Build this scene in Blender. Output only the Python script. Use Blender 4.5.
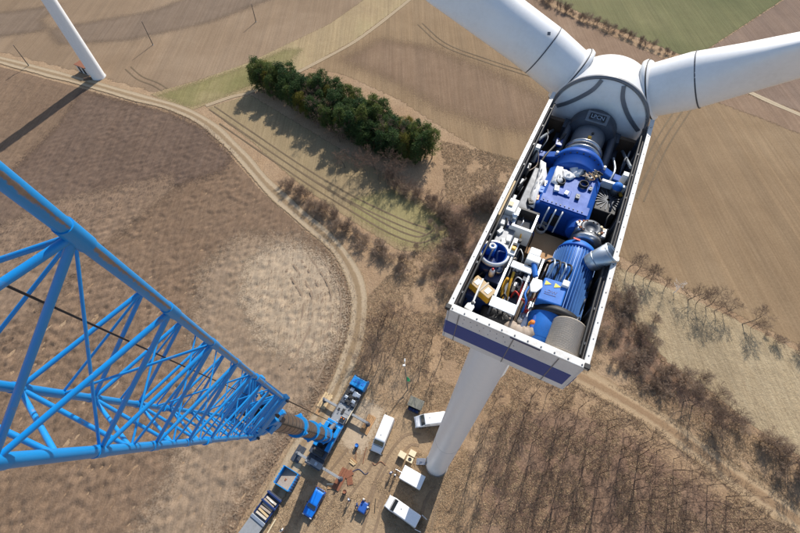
import bpy, bmesh, math, random
import numpy as np
from mathutils import Matrix, Vector
R = math.radians
for o in list(bpy.data.objects): bpy.data.objects.remove(o)
SC = bpy.context.scene
COL = SC.collection

# ------------------------------------------------------------------ camera
FPX, CX, CY = 424.0, 400.0, 266.5          # focal length in photo pixels, centre
TILT, CAMH = R(32.8), 76.0                 # tilt from straight down, height above ground
cd = bpy.data.cameras.new('camera'); cam = bpy.data.objects.new('camera', cd); COL.objects.link(cam)
cd.sensor_width = 36.0; cd.lens = 36.0 * FPX / 800.0; cd.clip_start = 0.1; cd.clip_end = 6000
cam.location = (0, 0, CAMH); cam.rotation_euler = (TILT, 0, 0)
SC.camera = cam
# ------------------------------------------------------------------ sky + sun
SUN_EL = R(37); SDX, SDY = 0.400, 0.916     # horizontal direction towards the sun
w = bpy.data.worlds.new('World'); SC.world = w; w.use_nodes = True
nt = w.node_tree
sky = nt.nodes.new('ShaderNodeTexSky'); sky.sky_type = 'NISHITA'; sky.sun_disc = False
sky.sun_elevation = SUN_EL; sky.sun_rotation = math.atan2(SDX, SDY)
sky.air_density = 1.0; sky.dust_density = 1.0
bg = nt.nodes['Background']; bg.inputs['Strength'].default_value = 0.122
nt.links.new(sky.outputs[0], bg.inputs[0])
sl = bpy.data.lights.new('sun', 'SUN'); so = bpy.data.objects.new('sun', sl); COL.objects.link(so)
sl.energy = 4.35; sl.angle = R(0.55); sl.color = (1.0, 0.945, 0.86)
sd = Vector((SDX * math.cos(SUN_EL), SDY * math.cos(SUN_EL), math.sin(SUN_EL)))
so.rotation_euler = sd.to_track_quat('Z', 'Y').to_euler(); so.location = (60, 120, 150)
vs = SC.view_settings; vs.view_transform = 'Standard'; vs.look = 'None'; vs.exposure = 0.47; vs.gamma = 1.0
vs.use_curve_mapping = False
SC.cycles.transparent_max_bounces = 16

# ------------------------------------------------------------------ photo pixel -> direction -> point at a known height
_s, _c = math.sin(TILT), math.cos(TILT)
def gp(x, y, z=0.0):
    u = CY - y
    r = Vector((x - CX, u * _c + FPX * _s, u * _s - FPX * _c))
    return Vector((0, 0, CAMH)) + r * ((z - CAMH) / r.z)

# ------------------------------------------------------------------ object helpers
BASE = {}
class Frame:
    def __init__(s, o=(0, 0, 0), rz=0.0): s.o = Vector(o); s.rz = rz; s.M = Matrix.Translation(s.o) @ Matrix.Rotation(rz, 4, 'Z')
WORLD = Frame()
def tag(o, label=None, cat=None, group=None, kind=None):
    if label: o['label'] = label
    if cat: o['category'] = cat
    if group: o['group'] = group
    if kind: o['kind'] = kind
    return o
def thing(name, label, cat, base=(0, 0, 0), fr=WORLD, group=None):
    o = bpy.data.objects.new(name, None); COL.objects.link(o); o.empty_display_size = .2
    o.location = fr.M @ Vector(base); o.rotation_euler = (0, 0, fr.rz); BASE[o.name] = (Vector(base), fr)
    return tag(o, label, cat, group)
def copy_tree(o, parent=None):
    c = o.copy(); COL.objects.link(c)
    if parent: c.parent = parent
    for ch in list(o.children): copy_tree(ch, c)
    return c
def rot_to(d):
    return Vector(d).to_track_quat('Z', 'Y').to_matrix()
class MB:
    def __init__(s): s.v = []; s.f = []; s.sm = []
    def add(s, vs, fs, smooth=False):
        n = len(s.v); s.v += [tuple(p) for p in vs]; s.f += [tuple(i + n for i in f) for f in fs]; s.sm += [smooth] * len(fs); return s
    def box(s, c, d, M=None, rz=0.0, top=(1, 1)):
        x, y, z = d[0] / 2, d[1] / 2, d[2] / 2
        P = [(-x, -y, -z), (x, -y, -z), (x, y, -z), (-x, y, -z)] + [(a * top[0], b * top[1], z) for a, b in ((-x, -y), (x, -y), (x, y), (-x, y))]
        M = M or Matrix.Rotation(rz, 3, 'Z'); c = Vector(c)
        return s.add([c + M @ Vector(p) for p in P], [(0, 3, 2, 1), (4, 5, 6, 7), (0, 1, 5, 4), (1, 2, 6, 5), (2, 3, 7, 6), (3, 0, 4, 7)])
    def bx(s, x0, x1, y0, y1, z0, z1): return s.box(((x0 + x1) / 2, (y0 + y1) / 2, (z0 + z1) / 2), (x1 - x0, y1 - y0, z1 - z0))
    def tube(s, a, b, r0, r1=None, n=12, caps=True, sm=True):
        r1 = r0 if r1 is None else r1; a = Vector(a); b = Vector(b); M = rot_to(b - a)
        ring = [M @ Vector((math.cos(2 * math.pi * k / n), math.sin(2 * math.pi * k / n), 0)) for k in range(n)]
        s.add([a + q * r0 for q in ring] + [b + q * r1 for q in ring], [(k, (k + 1) % n, n + (k + 1) % n, n + k) for k in range(n)], sm)
        if caps:
            s.add([a + q * r0 for q in ring], [tuple(range(n))[::-1]]); s.add([b + q * r1 for q in ring], [tuple(range(n))])
        return s
    def path(s, pts, r, n=8, sub=6, caps=True):
        P = [Vector(p) for p in pts]
        if len(P) > 2 and sub > 1:
            Q = []; E = [P[0] * 2 - P[1]] + P + [P[-1] * 2 - P[-2]]
            for i in range(1, len(E) - 2):
                for k in range(sub):
                    t = k / sub; a, b, c, d = E[i - 1:i + 3]
                    Q.append(.5 * ((2 * b) + (c - a) * t + (2 * a - 5 * b + 4 * c - d) * t * t + (3 * b - a - 3 * c + d) * t ** 3))
            P = Q + [P[-1]]
        rings = []; nrm = None
        for i, p in enumerate(P):
            d = (P[min(i + 1, len(P) - 1)] - P[max(i - 1, 0)]).normalized()
            if nrm is None: nrm = d.orthogonal().normalized()
            nrm = (nrm - d * nrm.dot(d)).normalized(); bn = d.cross(nrm)
            rr = r(i / (len(P) - 1)) if callable(r) else r
            rings += [p + (nrm * math.cos(2 * math.pi * k / n) + bn * math.sin(2 * math.pi * k / n)) * rr for k in range(n)]
        m = len(P)
        s.add(rings, [(i * n + k, i * n + (k + 1) % n, (i + 1) * n + (k + 1) % n, (i + 1) * n + k) for i in range(m - 1) for k in range(n)], True)
        if caps: s.add(rings[:n], [tuple(range(n))[::-1]]); s.add(rings[-n:], [tuple(range(n))])
        return s
    def lathe(s, prof, o, axis, n=32, a0=0.0, a1=2 * math.pi, sm=True):
        M = rot_to(axis); o = Vector(o); full = abs(a1 - a0 - 2 * math.pi) < 1e-6; m = n if full else n + 1
        V = [o + M @ Vector((r * math.cos(a0 + (a1 - a0) * k / n), r * math.sin(a0 + (a1 - a0) * k / n), t)) for t, r in prof for k in range(m)]
        Fc = [(i * m + k, i * m + (k + 1) % m, (i + 1) * m + (k + 1) % m, (i + 1) * m + k) for i in range(len(prof) - 1) for k in range(n)]
        return s.add(V, Fc, sm)
    def prism(s, poly, M, h):
        n = len(poly); V = [M @ Vector((p[0], p[1], 0)) for p in poly] + [M @ Vector((p[0], p[1], h)) for p in poly]
        return s.add(V, [tuple(range(n))[::-1], tuple(range(n, 2 * n))] + [(k, (k + 1) % n, n + (k + 1) % n, n + k) for k in range(n)])
    def torus(s, o, axis, Rr, r, n=40, m=10):
        return s.lathe([(r * math.sin(2 * math.pi * k / m), Rr + r * math.cos(2 * math.pi * k / m)) for k in range(m + 1)], o, axis, n)
    def mesh(s, name, off=(0, 0, 0)):
        me = bpy.data.meshes.new(name); off = Vector(off)
        me.from_pydata([Vector(p) - off for p in s.v], [], s.f); me.polygons.foreach_set('use_smooth', s.sm); me.update()
        bm = bmesh.new(); bm.from_mesh(me); bmesh.ops.recalc_face_normals(bm, faces=bm.faces); bm.to_mesh(me); bm.free()
        return me
    def build(s, name, mat, parent=None, base=(0, 0, 0), fr=WORLD, bevel=0.0, label=None, cat=None, group=None, kind=None):
        if parent is not None: base, fr = BASE[parent.name]
        o = bpy.data.objects.new(name, s.mesh(name, base)); COL.objects.link(o); o.data.materials.append(mat)
        if parent is not None: o.parent = parent
        else: o.location = fr.M @ Vector(base); o.rotation_euler = (0, 0, fr.rz)
        BASE[o.name] = (Vector(base), fr)
        if bevel:
            b = o.modifiers.new('bevel', 'BEVEL'); b.width = bevel; b.segments = 2; b.limit_method = 'ANGLE'; b.angle_limit = R(40)
        return tag(o, label, cat, group, kind)

# ------------------------------------------------------------------ materials
class NT:
    def __init__(s, name):
        s.m = bpy.data.materials.new(name); s.m.use_nodes = True; s.t = s.m.node_tree; s.n = s.t.nodes; s.b = s.n['Principled BSDF']
    def node(s, t, **k):
        n = s.n.new(t)
        for a, b in k.items(): setattr(n, a, b)
        return n
    def link(s, a, b): s.t.links.new(a, b)
    def noise(s, vec, scale, detail=4, rough=.6, dist=0):
        n = s.node('ShaderNodeTexNoise'); n.inputs['Scale'].default_value = scale; n.inputs['Detail'].default_value = detail
        n.inputs['Roughness'].default_value = rough; n.inputs['Distortion'].default_value = dist
        if vec is not None: s.link(vec, n.inputs['Vector'])
        return n.outputs['Fac']
    def ramp(s, fac, stops):
        r = s.node('ShaderNodeValToRGB'); e = r.color_ramp.elements
        while len(e) < len(stops): e.new(.5)
        for k, (p, c) in enumerate(stops): e[k].position = p; e[k].color = (*c, 1) if len(c) == 3 else c
        s.link(fac, r.inputs['Fac']); return r.outputs['Color']
    def mix(s, f, a, b, bt='MIX'):
        n = s.node('ShaderNodeMix', data_type='RGBA', blend_type=bt)
        for sock, v in ((n.inputs['Factor'], f), (n.inputs['A'], a), (n.inputs['B'], b)):
            if isinstance(v, (int, float)): sock.default_value = v
            elif isinstance(v, tuple): sock.default_value = (*v, 1)
            else: s.link(v, sock)
        return n.outputs['Result']
    def math(s, op, a, b=None, c=None, clamp=False):
        n = s.node('ShaderNodeMath', operation=op, use_clamp=clamp)
        for i, v in enumerate((a, b, c)):
            if v is None: continue
            if isinstance(v, (int, float)): n.inputs[i].default_value = v
            else: s.link(v, n.inputs[i])
        return n.outputs[0]
    def vec(s, kind='Object', rot=0.0, scale=(1, 1, 1)):
        if kind == 'Position': o = s.node('ShaderNodeNewGeometry').outputs['Position']
        else: o = s.node('ShaderNodeTexCoord').outputs[kind]
        m = s.node('ShaderNodeMapping'); m.inputs['Rotation'].default_value = (0, 0, rot); m.inputs['Scale'].default_value = scale
        s.link(o, m.inputs['Vector']); return m.outputs['Vector']
    def attr(s, name): return s.node('ShaderNodeAttribute', attribute_name=name).outputs['Fac']
    def bump(s, h, strength=.5, dist=.05):
        b = s.node('ShaderNodeBump'); b.inputs['Strength'].default_value = strength; b.inputs['Distance'].default_value = dist
        s.link(h, b.inputs['Height']); s.link(b.outputs['Normal'], s.b.inputs['Normal'])
    def col(s, c): s.link(c, s.b.inputs['Base Color'])
def paint(name, c, rough=.5, metal=0.0, dirt=.25, dcol=(.05, .04, .03), scale=3.0, bump=.05, spec=.5):
    t = NT(name); v = t.vec('Object')
    n1 = t.noise(v, scale, 6, .65); n2 = t.noise(v, scale * 9, 4, .6)
    f = t.math('MULTIPLY', t.math('MULTIPLY_ADD', n1, 3.0, -1.25, clamp=True), t.math('MULTIPLY_ADD', n2, 1.6, -.2, clamp=True), clamp=True)
    f = t.math('MULTIPLY', f, dirt)
    base = t.mix(t.math('MULTIPLY', n2, .35), c, tuple(k * .8 for k in c))
    t.col(t.mix(f, base, dcol)); t.b.inputs['Metallic'].default_value = metal
    t.link(t.math('MULTIPLY_ADD', n1, .25, rough - .12, clamp=True), t.b.inputs['Roughness'])
    t.b.inputs['Specular IOR Level'].default_value = spec
    if bump: t.bump(n2, bump, .01)
    return t.m
def ground_mat(name, cols, sc=.05, rows=None, fine=2.0, bump=.6, bd=.12, edge=True, patch=None, streak=None, rowamt=.35, soft=False, midamt=1.0):
    """soil / grass: broad patches, row lines along a world direction, fine clods"""
    t = NT(name); v = t.vec('Position')
    big = t.noise(v, sc, 5, .6, .4); mid = t.noise(v, sc * 9, 5, .65); fin = t.noise(v, fine, 6, .72)
    a = t.ramp(big, [(.3, cols[0]), (.5, cols[1]), (.7, cols[2])])
    h = fin
    c = t.mix(t.math('MULTIPLY', t.math('MULTIPLY_ADD', mid, 1.6, -.5, clamp=True), midamt), a, t.mix(1.0, a, (.82, .80, .78), 'MULTIPLY'))
    k = t.math('MULTIPLY_ADD', fin, 3.0, -1.0, clamp=True)
    c = t.mix(t.math('MULTIPLY', t.math('SUBTRACT', 1.0, k), .42), c, t.mix(1.0, c, (.45, .42, .40), 'MULTIPLY'))
    if rows:
        ang, wl, stretch = rows
        rv = t.vec('Position', ang, (1 / wl, 1 / (wl * stretch), .05))
        rn = t.noise(rv, 1.0, 4, .7, .15)
        rk = t.math('MULTIPLY_ADD', rn, 4.0, -1.5, clamp=True)
        c = t.mix(t.math('MULTIPLY', rk, rowamt), c, t.mix(1.0, c, (.5, .46, .42), 'MULTIPLY'))
        rv2 = t.vec('Position', ang, (1 / (wl * 6), 1 / (wl * stretch * 12), .05))
        rn2 = t.noise(rv2, 1.0, 3, .6)
        c = t.mix(t.math('MULTIPLY_ADD', rn2, 2.2, -.8, clamp=True), c, t.mix(1.0, c, (1.22, 1.2, 1.16), 'MULTIPLY'))
        h = t.math('ADD', fin, t.math('MULTIPLY', rn, .8))
    if patch:
        pf = t.noise(t.vec('Position'), patch[1], 5, .62, .8)
        c = t.mix(t.math('MULTIPLY', t.math('MULTIPLY_ADD', pf, patch[3], -patch[3] * patch[2], clamp=True), .8), c, patch[0])
    t.col(c); t.b.inputs['Roughness'].default_value = .95; t.b.inputs['Specular IOR Level'].default_value = .12
    t.bump(h, bump, bd)
    if edge:
        e = t.attr('edge'); en = t.noise(v, 3.2 if soft else 1.1, 7, .78)
        ga, na = (14.0, 1.7) if soft else (10.0, .9)
        al = t.math('MULTIPLY_ADD', t.math('ADD', e, t.math('MULTIPLY_ADD', en, na, -na / 2)), ga, .5 - ga / 2, clamp=True)
        tr = t.node('ShaderNodeBsdfTransparent'); ms = t.node('ShaderNodeMixShader'); out = t.n['Material Output']
        t.link(al, ms.inputs[0]); t.link(tr.outputs[0], ms.inputs[1]); t.link(t.b.outputs[0], ms.inputs[2]); t.link(ms.outputs[0], out.inputs['Surface'])
    return t.m
def foliage_mat(name, a, b, c, trans=.25):
    t = NT(name); oi = t.node('ShaderNodeObjectInfo'); v = t.vec('Object')
    n = t.noise(v, 1.6, 3, .6); f = t.math('ADD', t.math('MULTIPLY', oi.outputs['Random'], .75), t.math('MULTIPLY_ADD', n, .8, -.28), clamp=True)
    cc = t.ramp(f, [(.15, a), (.6, b), (.97, c)]); t.col(cc); t.b.inputs['Roughness'].default_value = .7
    t.b.inputs['Specular IOR Level'].default_value = .2
    tr = t.node('ShaderNodeBsdfTranslucent'); t.link(cc, tr.inputs[0]); ms = t.node('ShaderNodeMixShader'); ms.inputs[0].default_value = trans
    t.link(t.b.outputs[0], ms.inputs[1]); t.link(tr.outputs[0], ms.inputs[2]); t.link(ms.outputs[0], t.n['Material Output'].inputs['Surface'])
    return t.m
def glass_mat(name, c=(.02, .025, .03)):
    t = NT(name); t.b.inputs['Base Color'].default_value = (*c, 1); t.b.inputs['Roughness'].default_value = .06; t.b.inputs['Specular IOR Level'].default_value = .6
    return t.m

M = {}
M['white'] = paint('white_gelcoat', (.80, .80, .79), .34, 0, .22, (.38, .34, .29), .9, .0)
M['tower'] = paint('tower_paint', (.80, .81, .82), .38, 0, .08, (.4, .36, .3), .35, .0)
M['shell'] = paint('shell_paint', (.68, .68, .68), .45, 0, .35, (.30, .25, .2), 1.6, .02)
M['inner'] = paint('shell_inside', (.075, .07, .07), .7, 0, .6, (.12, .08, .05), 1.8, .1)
M['rim'] = paint('rim_paint', (.66, .65, .62), .5, 0, .6, (.25, .18, .11), 4.0, .03)
M['navy'] = paint('stripe_navy', (.008, .048, .24), .5, 0, .15, (.12, .11, .12), 2.0, .0)
M['blue'] = paint('machine_blue', (.012, .088, .40), .48, 0, .5, (.015, .015, .02), 2.6, .06, .22)
M['blue2'] = paint('generator_blue', (.026, .165, .55), .48, 0, .42, (.02, .02, .03), 3.0, .06, .25)
M['finhighlight'] = paint('fin_highlight_blue', (.075, .19, .46), .4, .1, .4, (.03, .03, .05), 3.0, .04, .4)  # paler than the housing blue, with the highlights of the fins put into it
M['dblue'] = paint('dark_blue', (.010, .030, .12), .35, 0, .4, (.015, .012, .01), 4.0, .05)
M['crane'] = None
M['grey'] = paint('machine_grey', (.17, .18, .20), .45, .2, .4, (.05, .04, .03), 3.0, .05)
M['midgrey'] = paint('deck_grey', (.27, .28, .29), .6, .1, .45, (.09, .08, .07), 1.5, .05)
M['dgrey'] = paint('dark_grey_iron', (.055, .065, .085), .5, .2, .5, (.03, .025, .02), 3.0, .08)
M['steel'] = paint('bright_steel', (.55, .56, .58), .3, .85, .35, (.12, .09, .07), 3.0, .04)
M['zinc'] = paint('galvanised_sheet', (.50, .55, .60), .36, .8, .25, (.25, .24, .22), 5.0, .05)
M['black'] = paint('black_rubber', (.014, .014, .015), .6, 0, .4, (.04, .035, .03), 4.0, .08)
M['wht2'] = paint('white_plastic', (.78, .78, .75), .5, 0, .3, (.35, .28, .2), 5.0, .04)
M['cloth'] = paint('white_cloth', (.74, .74, .74), .85, 0, .35, (.38, .36, .34), 4.0, .35)
M['yellow'] = paint('yellow_paint', (.80, .42, .03), .4, 0, .3, (.3, .14, .02), 5.0, .04)
M['yel2'] = paint('warning_yellow', (.85, .62, .02), .5, 0, .1)
M['orange'] = paint('orange_plastic', (.75, .20, .02), .45, 0, .3)
M['red'] = paint('red_plastic', (.55, .03, .02), .45, 0, .3)
M['duct'] = paint('fabric_duct', (.56, .49, .40), .8, 0, .4, (.22, .18, .14), 5.0, .2)
M['brown'] = paint('wrapped_hose', (.34, .27, .21), .8, 0, .6, (.55, .5, .45), 6.0, .3)
M['oilfloor'] = paint('floor_oily', (.13, .075, .04), .55, 0, .6, (.03, .02, .015), 1.5, .1)
M['wood'] = paint('timber', (.45, .26, .12), .8, 0, .4, (.2, .1, .05), 3.0, .2)
M['plywood'] = paint('plywood', (.55, .40, .22), .75, 0, .3, (.3, .2, .1), 3.0, .1)
M['crate'] = paint('crate_board', (.72, .60, .40), .75, 0, .25, (.4, .3, .18), 3.0, .1)
M['rust'] = paint('rusty_steel', (.24, .09, .045), .8, .1, .5, (.08, .04, .03), 4.0, .2)
M['bronze'] = paint('bare_boom_steel', (.20, .15, .115), .38, .65, .35, (.08, .06, .05), .8, .03)
M['vanwhite'] = paint('van_white', (.80, .80, .80), .28, 0, .06, (.4, .36, .3), 1.0, .0)
M['carblue'] = paint('car_blue', (.008, .16, .62), .22, 0, .05, (.05, .05, .08), 1.0, .0)
M['glass'] = glass_mat('tinted_glass')
M['tyre'] = paint('tyre', (.02, .02, .02), .8, 0, .5, (.12, .1, .07), 4.0, .1)
M['light'] = paint('lamp_glass', (.6, .6, .6), .15, 0, .0)
M['redl'] = paint('tail_lamp', (.35, .01, .01), .25, 0, .0)
M['concrete'] = paint('concrete', (.36, .34, .31), .9, 0, .4, (.2, .18, .15), 1.2, .2)
M['moss'] = paint('mossy_roof', (.20, .19, .16), .95, 0, .7, (.08, .10, .035), 2.5, .3)
M['skin'] = paint('skin', (.50, .30, .22), .6, 0, .0)
M['hat'] = paint('white_helmet', (.8, .8, .78), .3, 0, .0)
M['work'] = paint('work_blue', (.02, .05, .16), .85, 0, .3)
M['workd'] = paint('work_dark', (.03, .03, .035), .85, 0, .3)
M['tan'] = paint('work_tan', (.35, .25, .15), .85, 0, .3)
M['green'] = paint('green_cloth', (.02, .25, .09), .7, 0, .1)
M['tarpblue'] = paint('blue_tarp', (.012, .085, .36), .5, 0, .25, (.02, .02, .04), 4.0, .3)
M['pole'] = paint('pole_wood', (.10, .085, .07), .9, 0, .4)
M['polegrey'] = paint('pole_grey', (.16, .17, .16), .6, .3, .3)
M['rope'] = paint('wire_rope', (.018, .017, .016), .55, .3, .2)
def crane_paint():
    t = NT('crane_blue'); v = t.vec('Object'); c = (.004, .220, .57)
    n1 = t.noise(v, .9, 6, .7); n2 = t.noise(v, 11, 5, .7); st = t.noise(t.vec('Object', 0, (5, 5, .5)), 1.0, 5, .7)
    f = t.math('MULTIPLY', t.math('MULTIPLY_ADD', st, 9.0, -5.3, clamp=True), t.math('MULTIPLY_ADD', n2, 4.0, -1.6, clamp=True))
    d = t.math('MULTIPLY_ADD', n1, 2.0, -.8, clamp=True)
    a = t.mix(t.math('MULTIPLY', d, .35), c, (.012, .155, .36))
    t.col(t.mix(t.math('MULTIPLY', f, 1.0, clamp=True), a, t.mix(n2, (.07, .045, .03), (.30, .25, .2))))
    t.link(t.math('MULTIPLY_ADD', n1, .3, .22), t.b.inputs['Roughness']); t.bump(n2, .06, .01)
    return t.m
M['crane'] = crane_paint()
def chord_paint():
    """crane blue with a rope-rubbed strip worn to rusty steel on the upper side of the tube (attribute 'rub')"""
    t = NT('crane_blue_rubbed'); v = t.vec('Object'); c = (.004, .220, .57)
    n1 = t.noise(v, .9, 6, .7); n2 = t.noise(v, 14, 5, .7); n3 = t.noise(v, 1.7, 5, .7)
    rub = t.attr('rub')
    f = t.math('MULTIPLY_ADD', t.math('ADD', t.math('MULTIPLY', rub, .42), t.math('MULTIPLY', t.math('ADD', n3, n2), .62)), 8.0, -6.5, clamp=True)
    a = t.mix(t.math('MULTIPLY', n1, .4), c, (.012, .155, .36))
    t.col(t.mix(f, a, t.mix(n2, (.10, .055, .035), (.33, .27, .22))))
    t.b.inputs['Roughness'].default_value = .33; t.bump(n2, .08, .01)
    return t.m
M['chord'] = chord_paint()
def bark_mat(name, a, b):
    t = NT(name); oi = t.node('ShaderNodeObjectInfo'); t.col(t.mix(oi.outputs['Random'], a, b)); t.b.inputs['Roughness'].default_value = .9
    t.b.inputs['Specular IOR Level'].default_value = .15
    return t.m
M['bark'] = bark_mat('bark_grey', (.11, .088, .07), (.16, .13, .105))
M['twig'] = bark_mat('twig_brown', (.12, .078, .060), (.19, .13, .095))
M['twigp'] = bark_mat('twig_reddish', (.25, .178, .128), (.34, .25, .18))
M['pale'] = bark_mat('twig_pale', (.75, .75, .76), (.80, .80, .80))
M['pinebark'] = bark_mat('pine_bark', (.11, .07, .05), (.15, .1, .07))
M['pine'] = foliage_mat('pine_needles', (.036, .072, .026), (.072, .115, .034), (.15, .165, .042), .38)
M['autumn'] = foliage_mat('yellow_needles', (.10, .11, .02), (.17, .15, .025), (.22, .17, .03))

# ================================================================== GROUND
def poly_dist(px, py, poly):
    """signed distance to polygon, positive inside"""
    P = np.array(poly); n = len(P); d = np.full(px.shape, 1e9); ins = np.zeros(px.shape, bool)
    for i in range(n):
        a = P[i]; b = P[(i + 1) % n]; e = b - a
        t = np.clip(((px - a[0]) * e[0] + (py - a[1]) * e[1]) / (e @ e + 1e-12), 0, 1)
        d = np.minimum(d, np.hypot(px - a[0] - t * e[0], py - a[1] - t * e[1]))
        c = ((a[1] > py) != (b[1] > py)) & (px < (b[0] - a[0]) * (py - a[1]) / (b[1] - a[1] + 1e-12) + a[0]); ins ^= c
    return np.where(ins, d, -d)
def wpoly(pxs): return [tuple(gp(*p)[:2]) for p in pxs]
def vnoise(x, y, seed):
    """value noise on numpy arrays"""
    xi = np.floor(x).astype(np.int64); yi = np.floor(y).astype(np.int64); fx = x - xi; fy = y - yi
    fx = fx * fx * (3 - 2 * fx); fy = fy * fy * (3 - 2 * fy)
    def hsh(a, b):
        n = (a * 374761393 + b * 668265263 + seed * 974634777) & 0x7fffffff; n = ((n ^ (n >> 13)) * 1274126177) & 0x7fffffff
        return ((n ^ (n >> 16)) & 0xffff) / 65535.0
    return (hsh(xi, yi) * (1 - fx) + hsh(xi + 1, yi) * fx) * (1 - fy) + (hsh(xi, yi + 1) * (1 - fx) + hsh(xi + 1, yi + 1) * fx) * fy
def np_mesh(name, V, Q, attrs=None, smooth=True):
    me = bpy.data.meshes.new(name); k = Q.shape[1]
    me.vertices.add(len(V)); me.vertices.foreach_set('co', np.asarray(V, np.float32).ravel())
    me.loops.add(Q.size); me.loops.foreach_set('vertex_index', Q.astype(np.int32).ravel())
    me.polygons.add(len(Q)); me.polygons.foreach_set('loop_start', np.arange(0, Q.size, k, dtype=np.int32))
    me.polygons.foreach_set('use_smooth', np.full(len(Q), smooth)); me.update(calc_edges=True)
    for n, a in (attrs or {}).items():
        at = me.attributes.new(n, 'FLOAT', 'POINT'); at.data.foreach_set('value', np.asarray(a, np.float32))
    return me
def sheet(name, poly, z, mat, cell=1.2, fade=1.5, zfun=None, world=False, kind='structure', full=False):
    W = poly if world else wpoly(poly); A = np.array(W)
    x = np.arange(A[:, 0].min() - fade, A[:, 0].max() + fade + cell, cell); y = np.arange(A[:, 1].min() - fade, A[:, 1].max() + fade + cell, cell)
    X, Y = np.meshgrid(x, y); d = poly_dist(X, Y, W); nx = len(x)
    keep = d > -fade; I = np.arange(X.size).reshape(X.shape)
    kq = keep[:-1, :-1] | keep[1:, :-1] | keep[:-1, 1:] | keep[1:, 1:]
    Q = np.stack([I[:-1, :-1][kq], I[:-1, 1:][kq], I[1:, 1:][kq], I[1:, :-1][kq]], 1)
    used = np.unique(Q); rem = np.full(X.size, -1); rem[used] = np.arange(len(used))
    xs = X.ravel()[used]; ys = Y.ravel()[used]; ds = d.ravel()[used]
    zs = np.full(len(used), float(z))
    if zfun is not None: zs = zs + zfun(xs, ys) * (1 if full else np.clip(ds / 2.0, 0, 1))
    me = np_mesh(name, np.stack([xs, ys, zs], 1), rem[Q], {'edge': np.clip((ds + fade) / (2 * fade), 0, 1)})
    o = bpy.data.objects.new(name, me); COL.objects.link(o); me.materials.append(mat)
    return tag(o, kind=kind)
def smooth_line(W, step=1.5):
    P = [Vector(p) for p in W]; E = [P[0] * 2 - P[1]] + P + [P[-1] * 2 - P[-2]]; Q = []
    for i in range(1, len(E) - 2):
        a, b, c, d = E[i - 1:i + 3]; n = max(2, int((c - b).length / step))
        for k in range(n):
            t = k / n; Q.append(.5 * ((2 * b) + (c - a) * t + (2 * a - 5 * b + 4 * c - d) * t * t + (3 * b - a - 3 * c + d) * t ** 3))
    return Q + [P[-1]]
def ribbon(name, pxs, width, z, mat, prof=None, seed=1, world=False, jit=.12):
    Q = smooth_line([Vector((*p, 0)) for p in pxs] if world else [gp(*p) for p in pxs], 1.0); cr = np.linspace(-1, 1, 13); V = []; at = []
    rn = random.Random(seed)
    for i, p in enumerate(Q):
        d = (Q[min(i + 1, len(Q) - 1)] - Q[max(i - 1, 0)]); n = Vector((-d.y, d.x, 0)).normalized(); wv = width * (1 + jit * math.sin(i * .31 + seed) * math.sin(i * .117))
        for c in cr:
            zz = z + (prof(c) if prof else 0)
            V.append((p.x + n.x * c * wv / 2, p.y + n.y * c * wv / 2, zz)); at.append(c)
    m = len(cr); F = np.array([(i * m + k, i * m + k + 1, (i + 1) * m + k + 1, (i + 1) * m + k) for i in range(len(Q) - 1) for k in range(m - 1)])
    a = np.array(at); me = np_mesh(name, np.array(V), F, {'cross': a, 'edge': np.clip((1 - np.abs(a)) * 2.2, 0, 1)})
    o = bpy.data.objects.new(name, me); COL.objects.link(o); me.materials.append(mat); return tag(o, kind='structure')
def track_mat(name, rut, mid, side, sc=1.2):
    t = NT(name); v = t.vec('Position'); n = t.noise(v, sc, 5, .7); n2 = t.noise(v, 4.5, 5, .7); cr = t.math('ABSOLUTE', t.attr('cross'))
    k = t.math('ADD', cr, t.math('MULTIPLY_ADD', n, .36, -.18))
    c = t.ramp(k, [(.16, mid), (.34, rut), (.60, rut), (.80, side)])
    c = t.mix(t.math('MULTIPLY_ADD', n2, 1.8, -.6, clamp=True), t.mix(1.0, c, (.72, .70, .66), 'MULTIPLY'), c)
    t.col(c); t.b.inputs['Roughness'].default_value = .95; t.b.inputs['Specular IOR Level'].default_value = .1; t.bump(n2, .6, .08)
    e = t.attr('edge'); al = t.math('MULTIPLY_ADD', t.math('ADD', e, t.math('MULTIPLY_ADD', n, 1.3, -.65)), 4.0, -1.3, clamp=True)
    tr = t.node('ShaderNodeBsdfTransparent'); ms = t.node('ShaderNodeMixShader')
    t.link(al, ms.inputs[0]); t.link(tr.outputs[0], ms.inputs[1]); t.link(t.b.outputs[0], ms.inputs[2]); t.link(ms.outputs[0], t.n['Material Output'].inputs['Surface'])
    return t.m
def dirang(a, b):
    d = gp(*b) - gp(*a); return -math.atan2(d.y, d.x) + math.pi / 2       # rows run along local y

# base sheet to the horizon: rough dry meadow
gm = ground_mat('dry_meadow', [(.34, .225, .135), (.40, .28, .175), (.45, .33, .215)], .06, (R(30), .35, 3), 2.6, .9, .18, False, ((.25, .165, .105), .12, .45, 1.8))
MB().add([(-3000, -3000, 0), (3000, -3000, 0), (3000, 3000, 0), (-3000, 3000, 0)], [(0, 1, 2, 3)]).build('ground', gm, kind='structure')

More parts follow.
